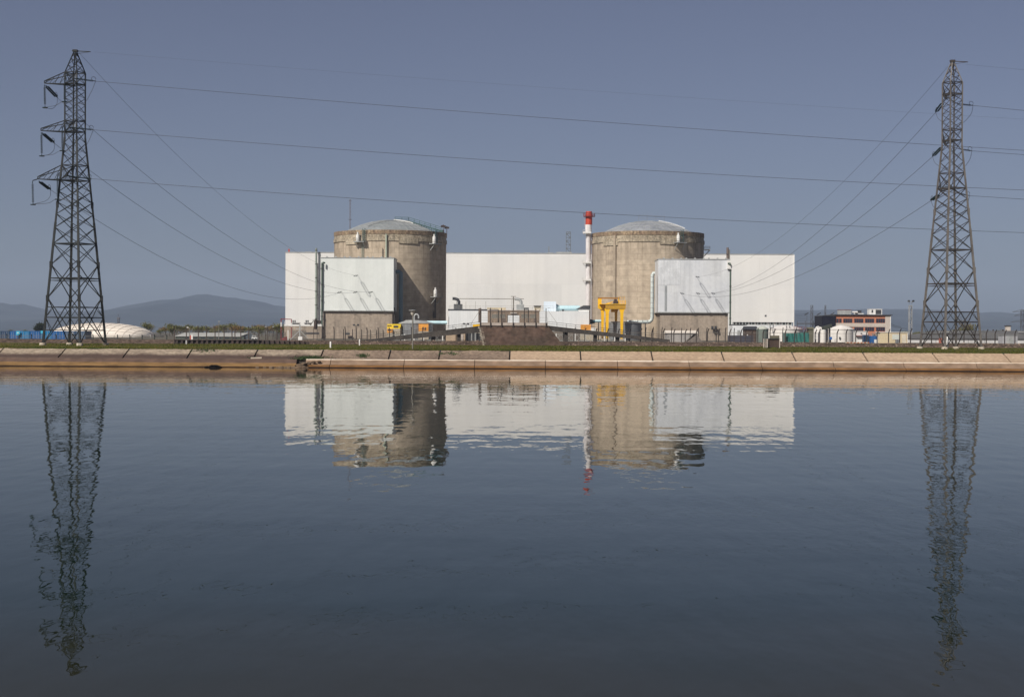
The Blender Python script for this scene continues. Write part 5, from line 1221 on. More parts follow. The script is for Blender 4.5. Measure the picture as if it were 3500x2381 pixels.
# rusty exhaust silencer at the foot of the pipes
a = bx(1072, 1092, 1084, 1125, 532, 1.4); t = thing('exhaust_silencer', 'dark rusty silencer with angled struts at the foot of the tall green vent pipe', 'silencer', (a[0], 532, GZ))
part('drum', MB().lathe((a[0]+a[1])/2, 532.7, [(.4, a[4]), (.62, a[4]+.4), (.62, a[5]-.5), (.35, a[5])], 14), DKBR, t, True); part('stand', MB().bar((a[0], 532, GZ), (a[0], 532, a[4]+.5), .15).bar((a[1], 532, GZ), (a[1], 532, a[4]+.5), .15), DKBR, t)
p = at(1061, 1112, 532); part('strut', MB().bar(p, (a[0], 532, a[5]-.3), .2).bar((a[0]-.4, 532, a[5]), (a[1]+.2, 532, a[5]), .15), DKBR, t)
q = bx(1086, 1095, 1096, 1105, 532, 1.2); part('cross_drum', MB().box(*q), DKBR, t)
# white stayed mast
p = at(1025, 1108, 405); b0 = at(992, 1160, 405); t = thing('stayed_mast', 'grey mast with slanting stays in front of the transformer block', 'mast', (p.x, 405, GZ))
part('pole', MB().bar((p.x, 405, GZ), p, .28), GREYL, t); part('stay', MB().bar((p.x-.1, 405, p.z-1.6), (b0.x, 405, GZ+.3), .15).bar((p.x+.1, 405, p.z-1.6), (p.x+2.1, 405, p.z-3.6), .13).bar((p.x-1, 405, p.z-1.2), (p.x+.7, 405, p.z-1), .17), GREYL, t)
part('pale_column', MB().box(b0.x-.65, b0.x-.45, 404.9, 405.1, GZ, at(986, 1128, 405).z), WHITE, t); q = bx(1019, 1150, 1033, 1161, 404, .8, GZ); part('white_box', MB().box(*q), WHITE, t)
a = bx(963, 1150, 980, 1163, 402, 1.6, GZ); t = thing('red_pump', 'dark red pump housing by the fence at the left end of the plant', 'pump', ((a[0]+a[1])/2, 402.5, GZ)); part('housing', MB().add([(a[0], 402, GZ), (a[1], 402, GZ), (a[1], 403.5, GZ), (a[0], 403.5, GZ), (a[0]+.5, 402.2, a[5]-.1), (a[1]-.1, 402.2, a[5]), (a[1]-.1, 403.3, a[5]), (a[0]+.5, 403.3, a[5]-.1)], [(0,1,2,3), (4,5,6,7), (0,1,5,4), (1,2,6,5), (2,3,7,6), (3,0,4,7)]), DKRED, t)
part('outlet', MB().tube([(a[0]-.3, 402.5, GZ+.3), (a[0]+.4, 402.5, GZ+.5)], .18, 8), DKRED, t)
m = MB()
for k in range(9):
    X = px_x(940+k*4.5, 400); m.box(X-.05, X+.05, 400, 400.1, GZ, at(950, 1134, 400).z)
for zz in (.8, 1.6): m.bar((px_x(938, 400), 400, GZ+zz), (px_x(978, 400), 400, GZ+zz), .06)
single('yard_gate', m, STEEL_D, 'dark green barred gate left of the red pump', 'gate')
m = MB()
for k in range(20): X = px_x(1000+k*2.4, 408); m.box(X-.05, X+.05, 408, 408.1, GZ, at(1020, 1127+(k*7 % 5), 408).z)
m.bar((px_x(1000, 408), 408, GZ+1.2), (px_x(1048, 408), 408, GZ+1.2), .06); single('valve_rack', m, mat('dull_grey_rack', (.13, .125, .115), None, .7), 'dense rack of grey upright pipes behind the stayed mast', 'pipe rack')
# striped barriers
def striped(pa, pb, py, Y, label):
    A = atb(pa, py, Y); B = atb(pb, py, Y); zb = A.z-.25; t = thing('striped_barrier', label, 'barrier', ((A.x+B.x)/2, A.y, zb)); n = 14
    mr, mw = MB(), MB()
    for k in range(n):
        X0_, X1_ = A.x+(B.x-A.x)*k/n, A.x+(B.x-A.x)*(k+1)/n; (mr if k % 2 else mw).box(X0_, X1_-.002, A.y-.06, A.y+.06, zb+.05, zb+.28)
    part('red_stripe', mr, mat('orange_red_stripe', (.42, .14, .05), None, .7), t); part('white_stripe', mw, mat('cream_stripe', (.60, .52, .40), None, .7), t)
    part('foot', MB().box(A.x+.1, A.x+.3, A.y-.15, A.y+.15, zb-.1, zb+.05).box(B.x-.3, B.x-.1, B.y-.15, B.y+.15, zb-.1, zb+.05), FOOT, t)
striped(992, 1063, 1162.5, 387.0, 'red and white striped barrier on the dike below the transformer block')
striped(2889, 2972, 1169, 387.0, 'orange and cream striped barrier on the dike near the blue skips')

# ------------------------------------------------------------------ right side yard
def gabled(label, px0, px1, pye, pyr, pyb, Y, wm_, rm_, depth=6, name='workshop', cat='shed', axis='x'):
    a = bx(px0, pye, px1, pyb, Y, depth, GZ); zr = at((px0+px1)/2, pyr, Y+depth/2).z; t = thing(name, label, cat, ((a[0]+a[1])/2, Y+depth/2, GZ))
    part('wall', MB().box(*a), wm_, t)
    e = .25
    if axis == 'x': v = [(a[0]-e, Y-e, a[5]), (a[1]+e, Y-e, a[5]), (a[1]+e, Y+depth+e, a[5]), (a[0]-e, Y+depth+e, a[5]), (a[0]-e, Y+depth/2, zr), (a[1]+e, Y+depth/2, zr)]; f_ = [(0,1,5,4), (2,3,4,5), (0,4,3), (1,2,5), (3,2,1,0)]
    else: v = [(a[0]-e, Y-e, a[5]), (a[1]+e, Y-e, a[5]), (a[1]+e, Y+depth+e, a[5]), (a[0]-e, Y+depth+e, a[5]), ((a[0]+a[1])/2, Y-e, zr), ((a[0]+a[1])/2, Y+depth+e, zr)]; f_ = [(0,4,5,3), (1,2,5,4), (0,1,4), (2,3,5), (3,2,1,0)]
    part('roof', MB().add(v, f_), rm_, t); return t, a, zr
a = bx(2503, 1111, 2551, 1146, 520, 8, GZ); t = thing('white_annex', 'plain white annex at the foot of the hall right of the patched grey block', 'industrial building', ((a[0]+a[1])/2, 524, GZ))
part('wall', MB().box(*a), LOWCLAD, t); part('roof_edge', MB().box(a[0]-.1, a[1]+.1, 519.9, 528.1, a[5], a[5]+.25), DARK, t); q = bx(2520, 1128, 2530, 1146, 519.95, .05, GZ); part('door', MB().box(*q), GREYL, t)
t, a, zr = gabled('dark brown workshop with a shallow pitched roof, left of the round tanks', 2549, 2588, 1126, 1115, 1162, 440, WOODD, DARK, 6)
q = bx(2553, 1143, 2556.5, 1146.5, 439.9, .09); part('pale_notice', MB().box(*q), WHITE, t)
a = bx(2495, 1146, 2575, 1162, 425, 5, GZ); single('dark_plinth', MB().box(*a), mat('dark_blue_grey_plinth', (.05, .05, .07), None, .8, streak=.2), 'low dark blue grey wall at the foot of the white annex', 'wall')
tank('round_tank', 2606, 20, 420, 1124, 1113, TANKG, mat('pale_green_roof', (.48, .50, .44), None, .6), 'small grey green tank with a pale conical roof', group='round storage tanks')
t, cx, r, ze, zap = tank('round_tank', 2684, 61, 520, 1124.5, 1110.5, TANKW, TANKW, 'wide white tank with a low domed roof behind the teal screens', group='round storage tanks')
for px in (2637, 2693): q = at(px, 1114+(3 if px == 2693 else 0), 515.5); part('roof_hatch', MB().box(q.x-.6, q.x-.4, 515, 515.2, q.z-.6, q.z+.4).box(q.x+.4, q.x+.6, 515, 515.2, q.z-.6, q.z+.4).box(q.x-.6, q.x+.6, 515, 515.2, q.z-.7, q.z-.5), DARK, t)
q = at(2725, 1111, 512); part('roof_railing', grp_rail(MB(), [(q.x-1, 512, q.z-1.4), (q.x+4, 513, q.z-1.9)], 1.1, .06, .8), DKRED, t)
t, cx, r, ze, zap = tank('round_tank', 2801, 20, 470, 1126, 1116, TANKW, TANKW, 'narrow white tank with a curved vent pipe, left of the biggest tank', group='round storage tanks')
q = at(2786, 1117, 468); part('vent_pipe', MB().tube([(q.x, 467, GZ), (q.x, 467, q.z-.6), (q.x+.2, 467, q.z-.1), (q.x+.7, 467, q.z+.1), (q.x+1.1, 467, q.z-.4)], .2, 8), WHITE, t, True)
tank('round_tank', 2814, 10, 440, 1130, 1126, TANKW, TANKW, 'smallest white tank tucked in front of the narrow white tank', group='round storage tanks')
t, cx, r, ze, zap = tank('round_tank', 2875, 44, 480, 1125.5, 1110, TANKW, TANKW, 'biggest white tank with a domed roof in front of the orange office', group='round storage tanks')
q = at(2869, 1140, 475); m = MB(); X = px_x(2832, 474); 
for s in (0, .5): m.bar((X+s, 474, GZ), (X+s, 474, ze+.5), .07)
k = GZ+.3
while k < ze: m.bar((X, 474, k), (X+.5, 474, k), .05); k += .5
part('ladder', m, BROWN_D, t); q = bx(2868, 1151, 2873, 1158, 475.9, .2); part('manhole', MB().box(*q), DARK, t)
q = bx(2836, 1151, 2844, 1160, 400, .5); t = thing('blue_bin', 'small blue bin in front of the biggest white tank', 'bin', (q[0], 400, GZ)); part('body', MB().box(q[0], q[1], 400, 400.5, q[4], q[5]), mat('blue_plastic', (.02, .12, .42), None, .4), t); part('stand', MB().box(q[0]+.2, q[1]-.2, 400.1, 400.4, GZ, q[4]-.002), STEEL_D, t)
# dark conveyor roof between tanks
a = at(2813, 1130, 450); b = at(2834, 1113, 450); m = MB().add([(a.x, 449, a.z), (b.x, 449, b.z-.6), (b.x+.6, 449, b.z-.6), (b.x+.6, 449, b.z+.5), (a.x, 449, a.z+1.2), (a.x, 452, a.z), (b.x, 452, b.z-.6), (b.x+.6, 452, b.z-.6), (b.x+.6, 452, b.z+.5), (a.x, 452, a.z+1.2)],
   [(0,1,2,3,4), (9,8,7,6,5), (0,1,6,5), (1,2,7,6), (2,3,8,7), (3,4,9,8), (4,0,5,9)]); t = thing('sloping_hood', 'dark sloping steel hood between the narrow tank and the biggest tank', 'hood', (a.x, 450, GZ)); part('hood', m, mat('dark_olive_steel', (.045, .05, .04), None, .7), t); part('leg', MB().box(b.x, b.x+.3, 450, 450.3, GZ, b.z-.6), DARK, t)
t, a, zr = gabled('small olive roofed hut between the teal screens and the white tanks', 2766, 2781, 1124, 1118, 1160, 460, mat('olive_hut', (.12, .115, .075), None, .8), mat('olive_roof', (.15, .14, .09), None, .8), 4)
# teal screens
def screen(pa, pb, pyt, label):
    a = bx(pa, pyt, pb, 1166, 402, .12, 2.7); t = thing('teal_screen', label, 'screen', ((a[0]+a[1])/2, 402, 2.7), 'teal tarpaulin screens on the fence'); m = MB(); n = 16
    for i in range(n+1):
        X = a[0]+(a[1]-a[0])*i/n
        for j in range(5): m.v.append((X, 402+.10*math.sin(i*1.1+j*.7), 3.0+(a[5]-3.0)*j/4))
    for i in range(n):
        for j in range(4): q = i*5+j; m.f.append((q, q+5, q+6, q+1))
    part('tarpaulin', m, TEALF, t); part('post', MB().box(a[0]-.06, a[0]+.06, 402.2, 402.3, 2.7, a[5]+.1).box(a[1]-.06, a[1]+.06, 402.2, 402.3, 2.7, a[5]+.1), STEEL_G, t)
screen(2687, 2723, 1138, 'teal tarpaulin screen on the left, next to a bare fence gap'); screen(2725, 2765, 1136.5, 'teal tarpaulin screen on the right, nearer the white tanks')
a = bx(2676, 1137, 2686, 1166, 401, .3, 2.7); single('steel_screen', MB().box(*a), mat('grey_teal_panel', (.10, .14, .13), None, .7), 'grey green panel at the left end of the teal screens', 'panel')
# white marquee tent in front of the patched block
t, a, zr = gabled('white tent with a low pitched roof in front of the patched grey block base', 2281, 2384, 1139, 1129.5, 1160, 420, mat('grey_tent_wall', (.36, .34, .32), None, .7), TENT, 9, 'tent', 'tent')
a = at(2363, 1150, 400); b = at(2404, 1160, 400); m = MB(); m.add([(a.x-1.5, 400, GZ), (b.x, 400, GZ), (b.x, 405, GZ), (a.x-1.5, 405, GZ), (a.x+.8, 402, at(2380, 1141, 402).z), (a.x+1.6, 403, at(2380, 1142, 402).z)], [(0,1,2,3), (0,1,5,4), (1,2,5), (2,3,4,5), (3,0,4)])
single('gravel_heap', m, mat('gravel', (.13, .11, .095), None, .95, fine=.4, bump=.1), 'dark gravel heap right of the white tent', 'heap')
# office building
YO = 600.0; xa, xb, xk, xw = px_x(2856, YO), px_x(3042, YO), px_x(2882, YO), px_x(3025, YO); zT = at(2950, 1077.5, YO).z; zA = at(2950, 1104, YO).z; zB = at(2950, 1117, YO).z
t = thing('office_building', 'orange and pale panelled office block with long window bands at right', 'office building', ((xa+xb)/2, YO+9, GZ))
part('wall', MB().box(xa, xw, YO, YO+18, GZ, zA).box(xa, xw, YO, YO+18, zB, zT-.02) if False else MB().box(xa, xw-.01, YO+.02, YO+18, GZ, zT), TERRA, t)
part('pale_band', MB().box(px_x(2832, YO), xw, YO-.12, YO+.019, zB, zA) if zA > zB else MB(), PALEP, t)
part('pale_column', MB().box(xw, xb, YO-.14, YO+18.05, GZ, zT+.02), PALEP, t); part('corner_trim', MB().box(xb, xb+.25, YO-.2, YO+.2, GZ, zT+.2), WHITE, t)
part('roof_slab', MB().box(xa-.3, xb+.8, YO-.6, YO+18.4, zT+.02, zT+.32), DARK, t)
for row, (ya, ybt) in enumerate(((1088.5, 1103), (1118.5, 1131.5))):
    for pa, pb in ((2859, 2866), (2869, 2875.5), (2883, 2912), (2920.5, 2950), (2957.5, 2987), (2995, 3024)):
        q = bx(pa, ya, pb, ybt, YO-.02, .03); wd = part('window', MB().box(*q), GLASS, t)
        fr = MB(); fr.box(q[0]-.1, q[0], YO-.06, YO+.02, q[4], q[5]).box(q[1], q[1]+.1, YO-.06, YO+.02, q[4], q[5])
        if pb-pa > 10:
            for k in (1, 2, 3): X = q[0]+(q[1]-q[0])*k/4; fr.box(X-.05, X+.05, YO-.05, YO-.021, q[4], q[5])
        part('window_frame', fr, DKRED, wd)
a = bx(2810, 1079.5, 2855.5, 1120, YO-.5, 16, GZ); t = thing('black_annex', 'black clad windowless annex joined to the left end of the orange office', 'annex', ((a[0]+a[1])/2, YO+7, GZ)); part('wall', MB().box(*a), BLACKC, t); part('roof_edge', MB().box(a[0]-.1, a[1], YO-.6, YO+15.6, a[5], a[5]+.2), DARK, t)
zR = zT+.32
def roofbox(name, pa, pya, pb, label, mt, hole=None):
    q = bx(pa, pya, pb, 1076, YO+3, 4, zR); t = thing(name, label, 'roof unit', ((q[0]+q[1])/2, YO+5, zR)); part('casing', MB().box(*q), mt, t)
    part('top_edge', MB().box(q[0]-.08, q[1]+.08, YO+2.9, YO+7.1, q[5], q[5]+.12), DKRED if hole is None else WHITE, t)
    if hole:
        for h_ in hole: c = bx(*h_, YO+2.9, .09); part('opening', MB().box(*c), DARK, t)
roofbox('roof_plant_screen', 2869, 1059, 2910, 'pale grey plant screen on the office roof, left unit', GREYL)
roofbox('air_handling_unit', 2972, 1056.5, 3015, 'white air handling box with a dark opening on the office roof, right unit', WHITE, [(2993, 1058.5, 3012, 1073), (2979, 1059, 2984, 1068)])
q = at(2912, 1066, YO+5); e = at(2942, 1064, YO+5); t = thing('roof_pipework', 'tangle of white and brown pipes between the two units on the office roof', 'pipework', (q.x, YO+5, zR))
part('pipe', MB().tube([(q.x, YO+5, zR+.9), (e.x-1, YO+5, zR+.9)], .35, 10).tube([(q.x+.5, YO+4.4, zR+.3), (e.x+1, YO+4.4, zR+.3)], .18, 8), WHITE, t); part('cowl', MB().box(e.x-1.2, e.x+.2, YO+4.5, YO+5.6, zR+.3, zR+1.6), DARK, t); part('brown_pipe', MB().tube([(q.x+1, YO+4, zR+.6), (e.x-1.4, YO+4, zR+.5)], .22, 8), BROWN_D, t)
# cabins and skips
def cabin(name, label, cat, px0, py0, px1, py1, Y, mt, depth=2.6, roof=None, grp=None):
    a = bx(px0, py0, px1, py1, Y, depth, GZ); t = thing(name, label, cat, ((a[0]+a[1])/2, Y+depth/2, GZ), grp); part('body', MB().box(*a), mt, t)
    part('roof', MB().box(a[0]-.12, a[1]+.12, Y-.12, Y+depth+.12, a[5], a[5]+.14), roof or WHITE, t); return t, a
YB = 425.0
t, a = cabin('site_cabin', 'long beige prefabricated cabin with a window and a white door, right of the office', 'cabin', 3000, 1136, 3102, 1170, YB, BEIGE)
q = bx(3050, 1143.5, 3075, 1158.5, YB-.05, .05); wd = part('window', MB().box(*q), mat('pale_shutter', (.62, .66, .60), None, .6, seam=(9, .12, .01, .2, .05)), t); part('window_frame', MB().box(q[0]-.08, q[1]+.08, YB-.08, YB-.051, q[5], q[5]+.08).box(q[0]-.08, q[1]+.08, YB-.08, YB-.051, q[4]-.08, q[4]), WHITE, wd)
q = bx(3083, 1144, 3097, 1170, YB-.06, .06, GZ+.1); dr = part('door', MB().box(*q), mat('cream_door', (.70, .64, .52), None, .5), t); part('handle', MB().box(q[0]+.1, q[0]+.25, YB-.12, YB-.061, GZ+1.1, GZ+1.16), DARK, dr)
q = bx(3061, 1160, 3073, 1171, YB-.5, .4, GZ); part('heater_box', MB().box(*q), GREYM, t)
q = bx(2999, 1137, 3008, 1139, YB-.1, .1); part('lamp', MB().box(*q), DARK, t); part('corner_trim', MB().box(a[0]-.06, a[0]+.06, YB-.06, YB, GZ, a[5]).box(a[1]-.06, a[1]+.06, YB-.06, YB, GZ, a[5]), WHITE, t)
t, a = cabin('site_cabin', 'small white cabin with dark roof edge just right of the biggest tank', 'cabin', 2924, 1133, 2966, 1164, 440, WHITE, 3); q = bx(2942, 1136, 2948, 1143, 439.9, .09); part('dark_mark', MB().add([(q[0], 439.9, q[5]), (q[1], 439.9, (q[4]+q[5])/2), (q[0], 439.9, q[4])], [(0,1,2)]), DARK, t); part('awning', MB().box(a[0], a[1], 439.2, 439.9, at(2945, 1146, 440).z-.15, at(2945, 1146, 440).z), DKRED, t)
def skip(label, px0, py0, px1, mt, lump, Y=412.0):
    a = bx(px0, py0, px1, 1169, Y, 2.2, GZ); t = thing('waste_skip', label, 'skip', ((a[0]+a[1])/2, Y+1, GZ), 'blue waste skips by the cabins')
    m = MB().box(a[0], a[1], Y, Y+.1, GZ+.1, a[5]).box(a[0], a[1], Y+2.1, Y+2.2, GZ+.1, a[5]).box(a[0], a[0]+.1, Y+.1, Y+2.1, GZ+.1, a[5]).box(a[1]-.1, a[1], Y+.1, Y+2.1, GZ+.1, a[5]).box(a[0]+.1, a[1]-.1, Y+.1, Y+2.1, GZ+.1, GZ+.2)
    part('body', m, mt, t); m = MB()
    for k in range(4): X = a[0]+(a[1]-a[0])*(k+.5)/4; m.box(X-.05, X+.05, Y-.08, Y-.001, GZ+.15, a[5]-.1)
    part('rib', m, mt, t)
    if lump:
        m = MB(); rg = random.Random(2)
        for k in range(14): X = rg.uniform(a[0]+.2, a[1]-.2); m.bar((X, Y+1, a[5]-.4), (X+rg.uniform(-.4, .7), Y+1+rg.uniform(-.5, .5), a[5]+rg.uniform(.2, .9)), .09)
        part('scrap', m, mat('mixed_scrap', (.10, .14, .18), (.20, .20, .18), .7, scale=3), t)
    return a
skip('plain dark blue skip with a slanted brace, left of the two', 2953, 1144, 2969, BLUE3, False); a = skip('blue skip full of jutting scrap left of the beige cabin', 2973, 1148, 2998, BLUE1, True)
q = bx(2989, 1160, 2997, 1169, 409, .5, GZ); single('white_box', MB().box(*q), WHITE, 'small bright white box at the foot of the scrap filled skip', 'box')
# long low building with dark roof
YW = 450.0; xa, xb = px_x(3103, YW), px_x(3640, YW); ze = at(3350, 1156, YW).z; zr = at(3350, 1129.5, YW+9).z
t = thing('long_workshop', 'very long low white walled building with a dark grey roof at right', 'industrial building', ((xa+xb)/2, YW+9, GZ))
part('wall', MB().box(xa, xb, YW+.4, YW+17.6, GZ, ze-.1), mat('white_workshop_wall', (.62, .61, .60), None, .6, seam=(4.5, 9, .10, .5, .08)), t)
part('roof', MB().add([(xa-.3, YW, ze), (xb, YW, ze), (xb, YW+18, ze), (xa-.3, YW+18, ze), (px_x(3200, YW+9), YW+9, zr), (xb, YW+9, zr), (px_x(3112, YW), YW, ze-.12), (xb, YW, ze-.12)], [(0,1,5,4), (2,3,4,5), (0,4,3), (0,1,7,6), (3,2,1,0)]), LROOF, t)
m = MB()
for pa, pb in ((3210, 3245), (3262, 3275), (3480, 3500)): q = bx(pa, 1132.5, pb, 1134.5, YW+5, .3); m.box(*q)
part('rooflight', m, GREYL, t)
q = bx(3440, 1114, 3454, 1131, YW+9, 1.5); c_ = part('chimney', MB().box(*q), PALEP, t); part('chimney_cap', MB().box(q[0]-.2, q[1]+.2, q[2]-.2, q[3]+.2, q[5], q[5]+.2), DARK, c_)
for px in (3395, 3428): q = at(px, 1126, YW+9); part('roof_vent', MB().cyl(q.x, YW+9, zr-.2, q.z, .25, 8), DKBR, t)
q = bx(3210, 1155, 3221, 1166, YW-.1, .4, GZ); part('red_panel', MB().box(*q), mat('brick_red_panel', (.35, .10, .06), None, .8), t)
a = bx(3427, 1147, 3478, 1173, 415, 4, GZ); t = thing('grey_kiosk', 'pale grey metal kiosk in front of the long low building at right', 'kiosk', ((a[0]+a[1])/2, 417, GZ)); part('body', MB().box(*a), mat('pale_grey_kiosk', (.40, .40, .42), None, .6, streak=.1), t)
xm = px_x(3452, 415); part('door', MB().box(xm-.9, xm-.02, 414.94, 414.999, GZ+.1, a[5]-.15), GREYL, t); part('door', MB().box(xm+.02, xm+.9, 414.94, 414.999, GZ+.1, a[5]-.15), GREYL, t); part('roof', MB().box(a[0]-.1, a[1]+.1, 414.9, 419.1, a[5], a[5]+.1), GREYL, t); part('handle', MB().box(xm-.15, xm-.08, 414.88, 414.94, GZ+1, GZ+1.3), DARK, t)
# light tower
t, p = lattice_mast('lighting_tower', 'grey square lattice lighting tower with floodlights between the cabin and the right pylon', 3112, 1045, 1150, 470, .80, mat('tower_grey', (.30, .31, .32), None, .6), 1.5, GZ, 'lighting tower', .15)
zt = p.z; m = MB().box(p.x-.5, p.x+.5, 469.5, 470.5, zt, zt+.1).bar((p.x-.4, 470, zt), (p.x-.4, 470, zt+1.2), .08).bar((p.x+.4, 470, zt), (p.x+.4, 470, zt+1.2), .08).box(p.x-.75, p.x+.75, 469.4, 470.6, zt+1.1, zt+1.2); part('head_frame', m, GREYL, t)
for s in (-1, 1): part('floodlight', MB().obox((p.x+s*.65, 469.4, zt+1.15), (.5, .5, .5), s*.5), DARK, t)
# distant switchyard
SW = mat('distant_steel', (.09, .09, .10), None, .7)
lattice_mast('switchyard_mast', 'thin distant lattice mast right of the hall end', 2775, 1043, 1115, 850, 1.0, SW, 3, GZ, th=.16); lattice_mast('switchyard_mast', 'thin distant lattice mast above the black annex', 2821, 1043, 1085, 860, .6, SW, 3, GZ, th=.14)
m = MB(); A = px_x(2722, 850); B = px_x(2808, 850)
for zz in (1104, 1108): z = at(2765, zz, 850).z; m.bar((A, 850, z), (B, 850, z), .25)
z0_, z1_ = at(2765, 1108, 850).z, at(2765, 1104, 850).z; n = 22
for k in range(n): a_, b_ = A+(B-A)*k/n, A+(B-A)*(k+1)/n; m.bar((a_, 850, z0_), (b_, 850, z1_), .12); m.bar((b_, 850, z0_), (a_, 850, z1_), .12)
t = thing('switchyard_gantry', 'distant dark switchyard gantry beam between the hall and the black annex', 'gantry', ((A+B)/2, 850, GZ)); part('beam', m, SW, t)
m = MB()
for px in (2725, 2752, 2780, 2805): X = px_x(px, 850); m.bar((X, 850, GZ), (X, 850, at(px, 1096, 850).z), .3)
part('column', m, SW, t)
for i, px in enumerate((2758, 2800, 2846)):
    q = at(px, 1070, 830); T = thing('switchyard_post', 'distant post with a slanted arm above the switchyard, ' + ('left', 'middle', 'right')[i] + ' one of three', 'post', (q.x, 830, GZ), 'distant switchyard posts'); part('pole', MB().bar((q.x, 830, GZ), (q.x, 830, q.z-.8), .16), SW, T); part('arm', MB().bar((q.x-1.2, 830, q.z-.9), (q.x+.8, 830, q.z+.2), .22, .5), DARK, T)
for i in range(5):
    A = at(2709, 1072+i*6.5, 800); B = at(2757+i*22, 1069+i*3.0, 832); single('switchyard_wire', MB().tube([A.lerp(B, k/10)-Vector((0, 0, 1.2*4*(k/10)*(1-k/10)*.5)) for k in range(11)], .05, 4), SW, 'faint wires sagging over the switchyard right of the hall', 'cable', 'faint switchyard wires')
for i in range(2): A = at(3043, 1106+i*7, 640); B = at(3080+i*20, 1117+i*6, 660); single('service_wire', MB().tube([A, A.lerp(B, .5)-Vector((0,0,.2)), B], .07, 4), SW, 'short dark wire leaving the right end of the office, ' + ('upper' if i == 0 else 'lower') + ' one', 'cable')
# distant pylon at the right edge and mast at left
t, p = lattice_mast('distant_pylon', 'small distant pylon at the right edge with drooping arms', 3494, 1061, 1135, 900, 1.4, SW, 3, GZ, 'pylon', .18)
for (py, w) in ((1063, 5.5), (1076, 4.5), (1098, 6.5)): z = at(3494, py, 900).z; part('cross_arm', MB().bar((p.x-w, 900, z-.5), (p.x, 900, z+.8), .22).bar((p.x-w, 900, z-.5), (p.x, 900, z-.3), .2).bar((p.x+w, 900, z-.5), (p.x, 900, z+.8), .22), SW, t)
t, p = lattice_mast('antenna_mast', 'small distant antenna mast above the white inflatable hall', 405, 1086, 1110, 1500, 1.4, SW, 3, GZ, th=.3); part('antenna_head', MB().box(p.x-1.2, p.x+1.2, 1499, 1501, p.z-1.5, p.z+.5).bar((p.x, 1500, p.z), (p.x, 1500, p.z+3.5), .3), SW, t)
# roof of a far building at the left, dark lorry shed
a = bx(518, 1146, 550, 1152, 640, 6, GZ); t = thing('dark_shelter', 'low dark shelter between the white hall and the long shed', 'shelter', ((a[0]+a[1])/2, 643, GZ)); part('roof', MB().box(a[0], a[1], 640, 646, a[5]-.5, a[5]), DARK, t); part('post', MB().box(a[0]+.2, a[0]+.4, 640.2, 640.4, GZ, a[5]-.5).box(a[1]-.4, a[1]-.2, 640.2, 640.4, GZ, a[5]-.5), STEEL_B, t); part('back_wall', MB().box(a[0]+.1, a[1]-.1, 645, 645.5, GZ, a[5]-.5), SHEDW, t)

# ------------------------------------------------------------------ trees
def tree_parts(seed, H, W, leaves, size, bare=False):
    r = random.Random(seed); tr = MB(); cr = MB(); tips = []
    def branch(p, d, L_, rad, depth):
        q = p + d*L_; mid = p + d*L_*.5 + Vector((r.gauss(0, .05), r.gauss(0, .05), 0))*L_
        tr.tube([p, mid, q], rad, 5 if depth < 2 else 3, rad*.6)
        if depth >= 3: tips.append(q); return
        for _ in range(r.choice((2, 3, 3))):
            nd = (d + Vector((r.gauss(0, .55)*W, r.gauss(0, .55)*W, r.uniform(-.1, .5)))).normalized(); branch(q, nd, L_*r.uniform(.6, .85), rad*.58, depth+1)
        if depth >= 1: tips.append(q)
    branch(Vector((0, 0, 0)), Vector((r.gauss(0, .04), r.gauss(0, .04), 1)).normalized(), H*.30, H*.022, 0)
    for q in tips:
        n = int(leaves/len(tips)); cl = H*.09*r.uniform(.6, 1.4)
        for _ in range(n):
            c = q + Vector((r.gauss(0, cl), r.gauss(0, cl), r.gauss(0, cl*.8))); a = Vector((r.gauss(0,1), r.gauss(0,1), r.gauss(0,1))).normalized()*size*r.uniform(.5, 1.2)
            b = a.cross(Vector((r.gauss(0,1), r.gauss(0,1), r.gauss(0,1)))).normalized()*size*.6; cr.add([c-a, c+b, c+a, c-b], [(0,1,2,3)])
    return tr, cr
protos = []
for i in range(6):
    mt_ = LEAF[(0, 1, 0, 3, 2, 0)[i]]; tr, cr = tree_parts(40+i, 7.0, (1.0, 1.3, .8, 1.2, 1.2, 1.5)[i], (900, 800, 900, 420, 2400, 900)[i], (.26, .26, .24, .16, .34, .28)[i])
    t = thing('tree', 'tree', 'tree', (0, 0, 0)); part('trunk', tr, BARK, t); part('crown', cr, mt_, t); protos.append(t)
used = set(); rt = random.Random(21)
def tree(k, px, pyt, Y, label, wide=1.0, grp='trees beyond the plant'):
    zt = at(px, pyt, Y).z; p = at(px, 1140, Y); s = (zt-GZ)/6.6
    o = protos[k] if k not in used else copy_tree(protos[k]); used.add(k)
    o.location = (p.x, Y, GZ-.1); o.scale = (s*wide, s*wide, s); o.rotation_euler = (0, 0, rt.uniform(0, 6.28)); o['label'] = label; o['group'] = grp; o['category'] = 'tree'
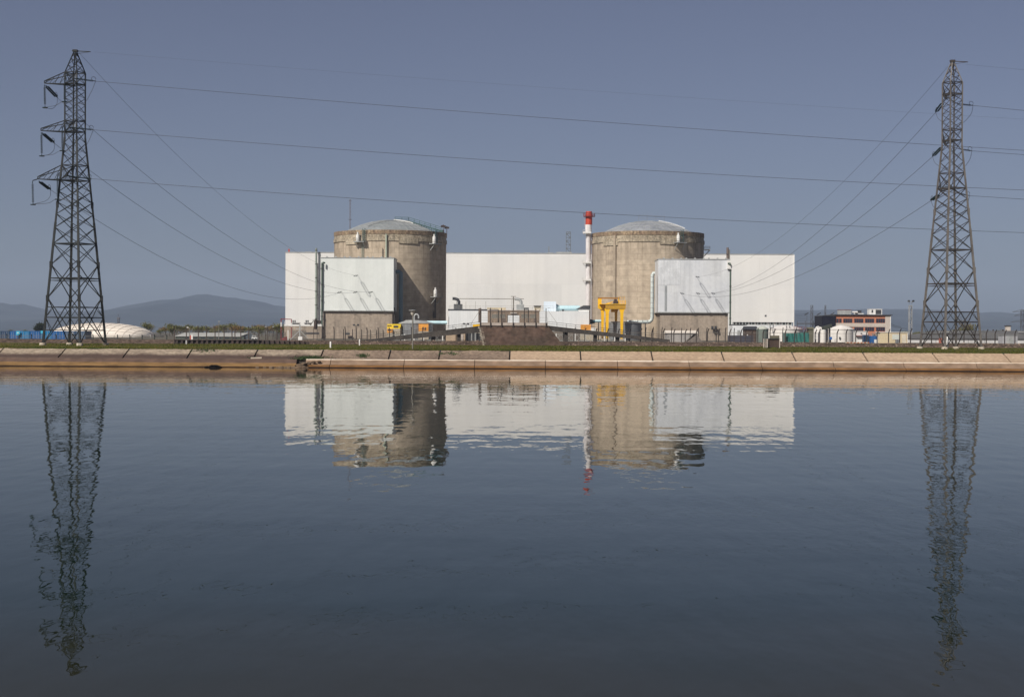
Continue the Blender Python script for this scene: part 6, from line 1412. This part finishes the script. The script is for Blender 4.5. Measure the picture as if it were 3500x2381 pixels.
tree(4, 148, 1100, 760, 'dark dense tree directly left of the white inflatable hall', 1.2); tree(4, 122, 1108, 770, 'smaller dark tree behind the blue containers', 1.2); tree(2, 88, 1124, 800, 'low tree peeping over the blue containers', 1.2)
tree(0, 497, 1102, 640, 'tallest olive tree just right of the white inflatable hall', 1.1); tree(3, 514, 1108, 660, 'thin half bare tree beside the tallest olive tree', 1.1); tree(2, 548, 1122, 680, 'small green tree between the white hall and the long shed', 1.2)
G3 = 'low spring trees in a row behind the long shed'; lab = ['bushy olive tree in the row behind the long pale shed', 'rusty brown tree in the row behind the long pale shed', 'loose green tree in the row behind the long pale shed', 'bare brown twiggy tree in the row behind the long pale shed', '', 'wide spreading green tree in the row behind the long pale shed']
x = 566; i = 0
while x < 985:
    k = (1, 0, 5, 3, 2, 1, 5, 3, 0)[i % 9]; tree(k, x, 1112+rt.uniform(-6, 5) + (-5 if 750 < x < 800 else 0), 700+rt.uniform(-40, 90), lab[k], 1.45, G3); x += rt.uniform(11, 17); i += 1
tree(3, 3291, 1078, 480, 'bare twiggy tree rising inside the outline of the right pylon', .9); tree(0, 3318, 1108, 500, 'bushy green tree right of the bare tree inside the right pylon', 1.2); tree(2, 3268, 1120, 500, 'small tree at the left foot of the bare tree behind the right pylon', 1.2)
for i, px in enumerate((3128, 3142, 3157, 3171, 3187, 3203)): tree((0, 5, 1, 0, 2, 5)[i], px, 1133+rt.uniform(-3, 3), 700, 'low olive bush in the row between the lighting tower and the right pylon', 1.5, 'bushes left of the right pylon')
for i in range(18): px = 2715+i*47; tree((0, 5, 2)[i % 3], px, 1131+rt.uniform(-3, 3), 1150, 'low distant tree in the strip on the right horizon', 1.8, 'distant trees on the right horizon')
for i in range(9): px = -20+i*55; tree((0, 5, 2)[i % 3], px, 1128+rt.uniform(-3, 3), 1150, 'low distant tree in the strip on the left horizon', 1.8, 'distant trees on the left horizon')
for o in protos:
    if protos.index(o) not in used:
        for ch in list(o.children): bpy.data.objects.remove(ch)
        bpy.data.objects.remove(o)
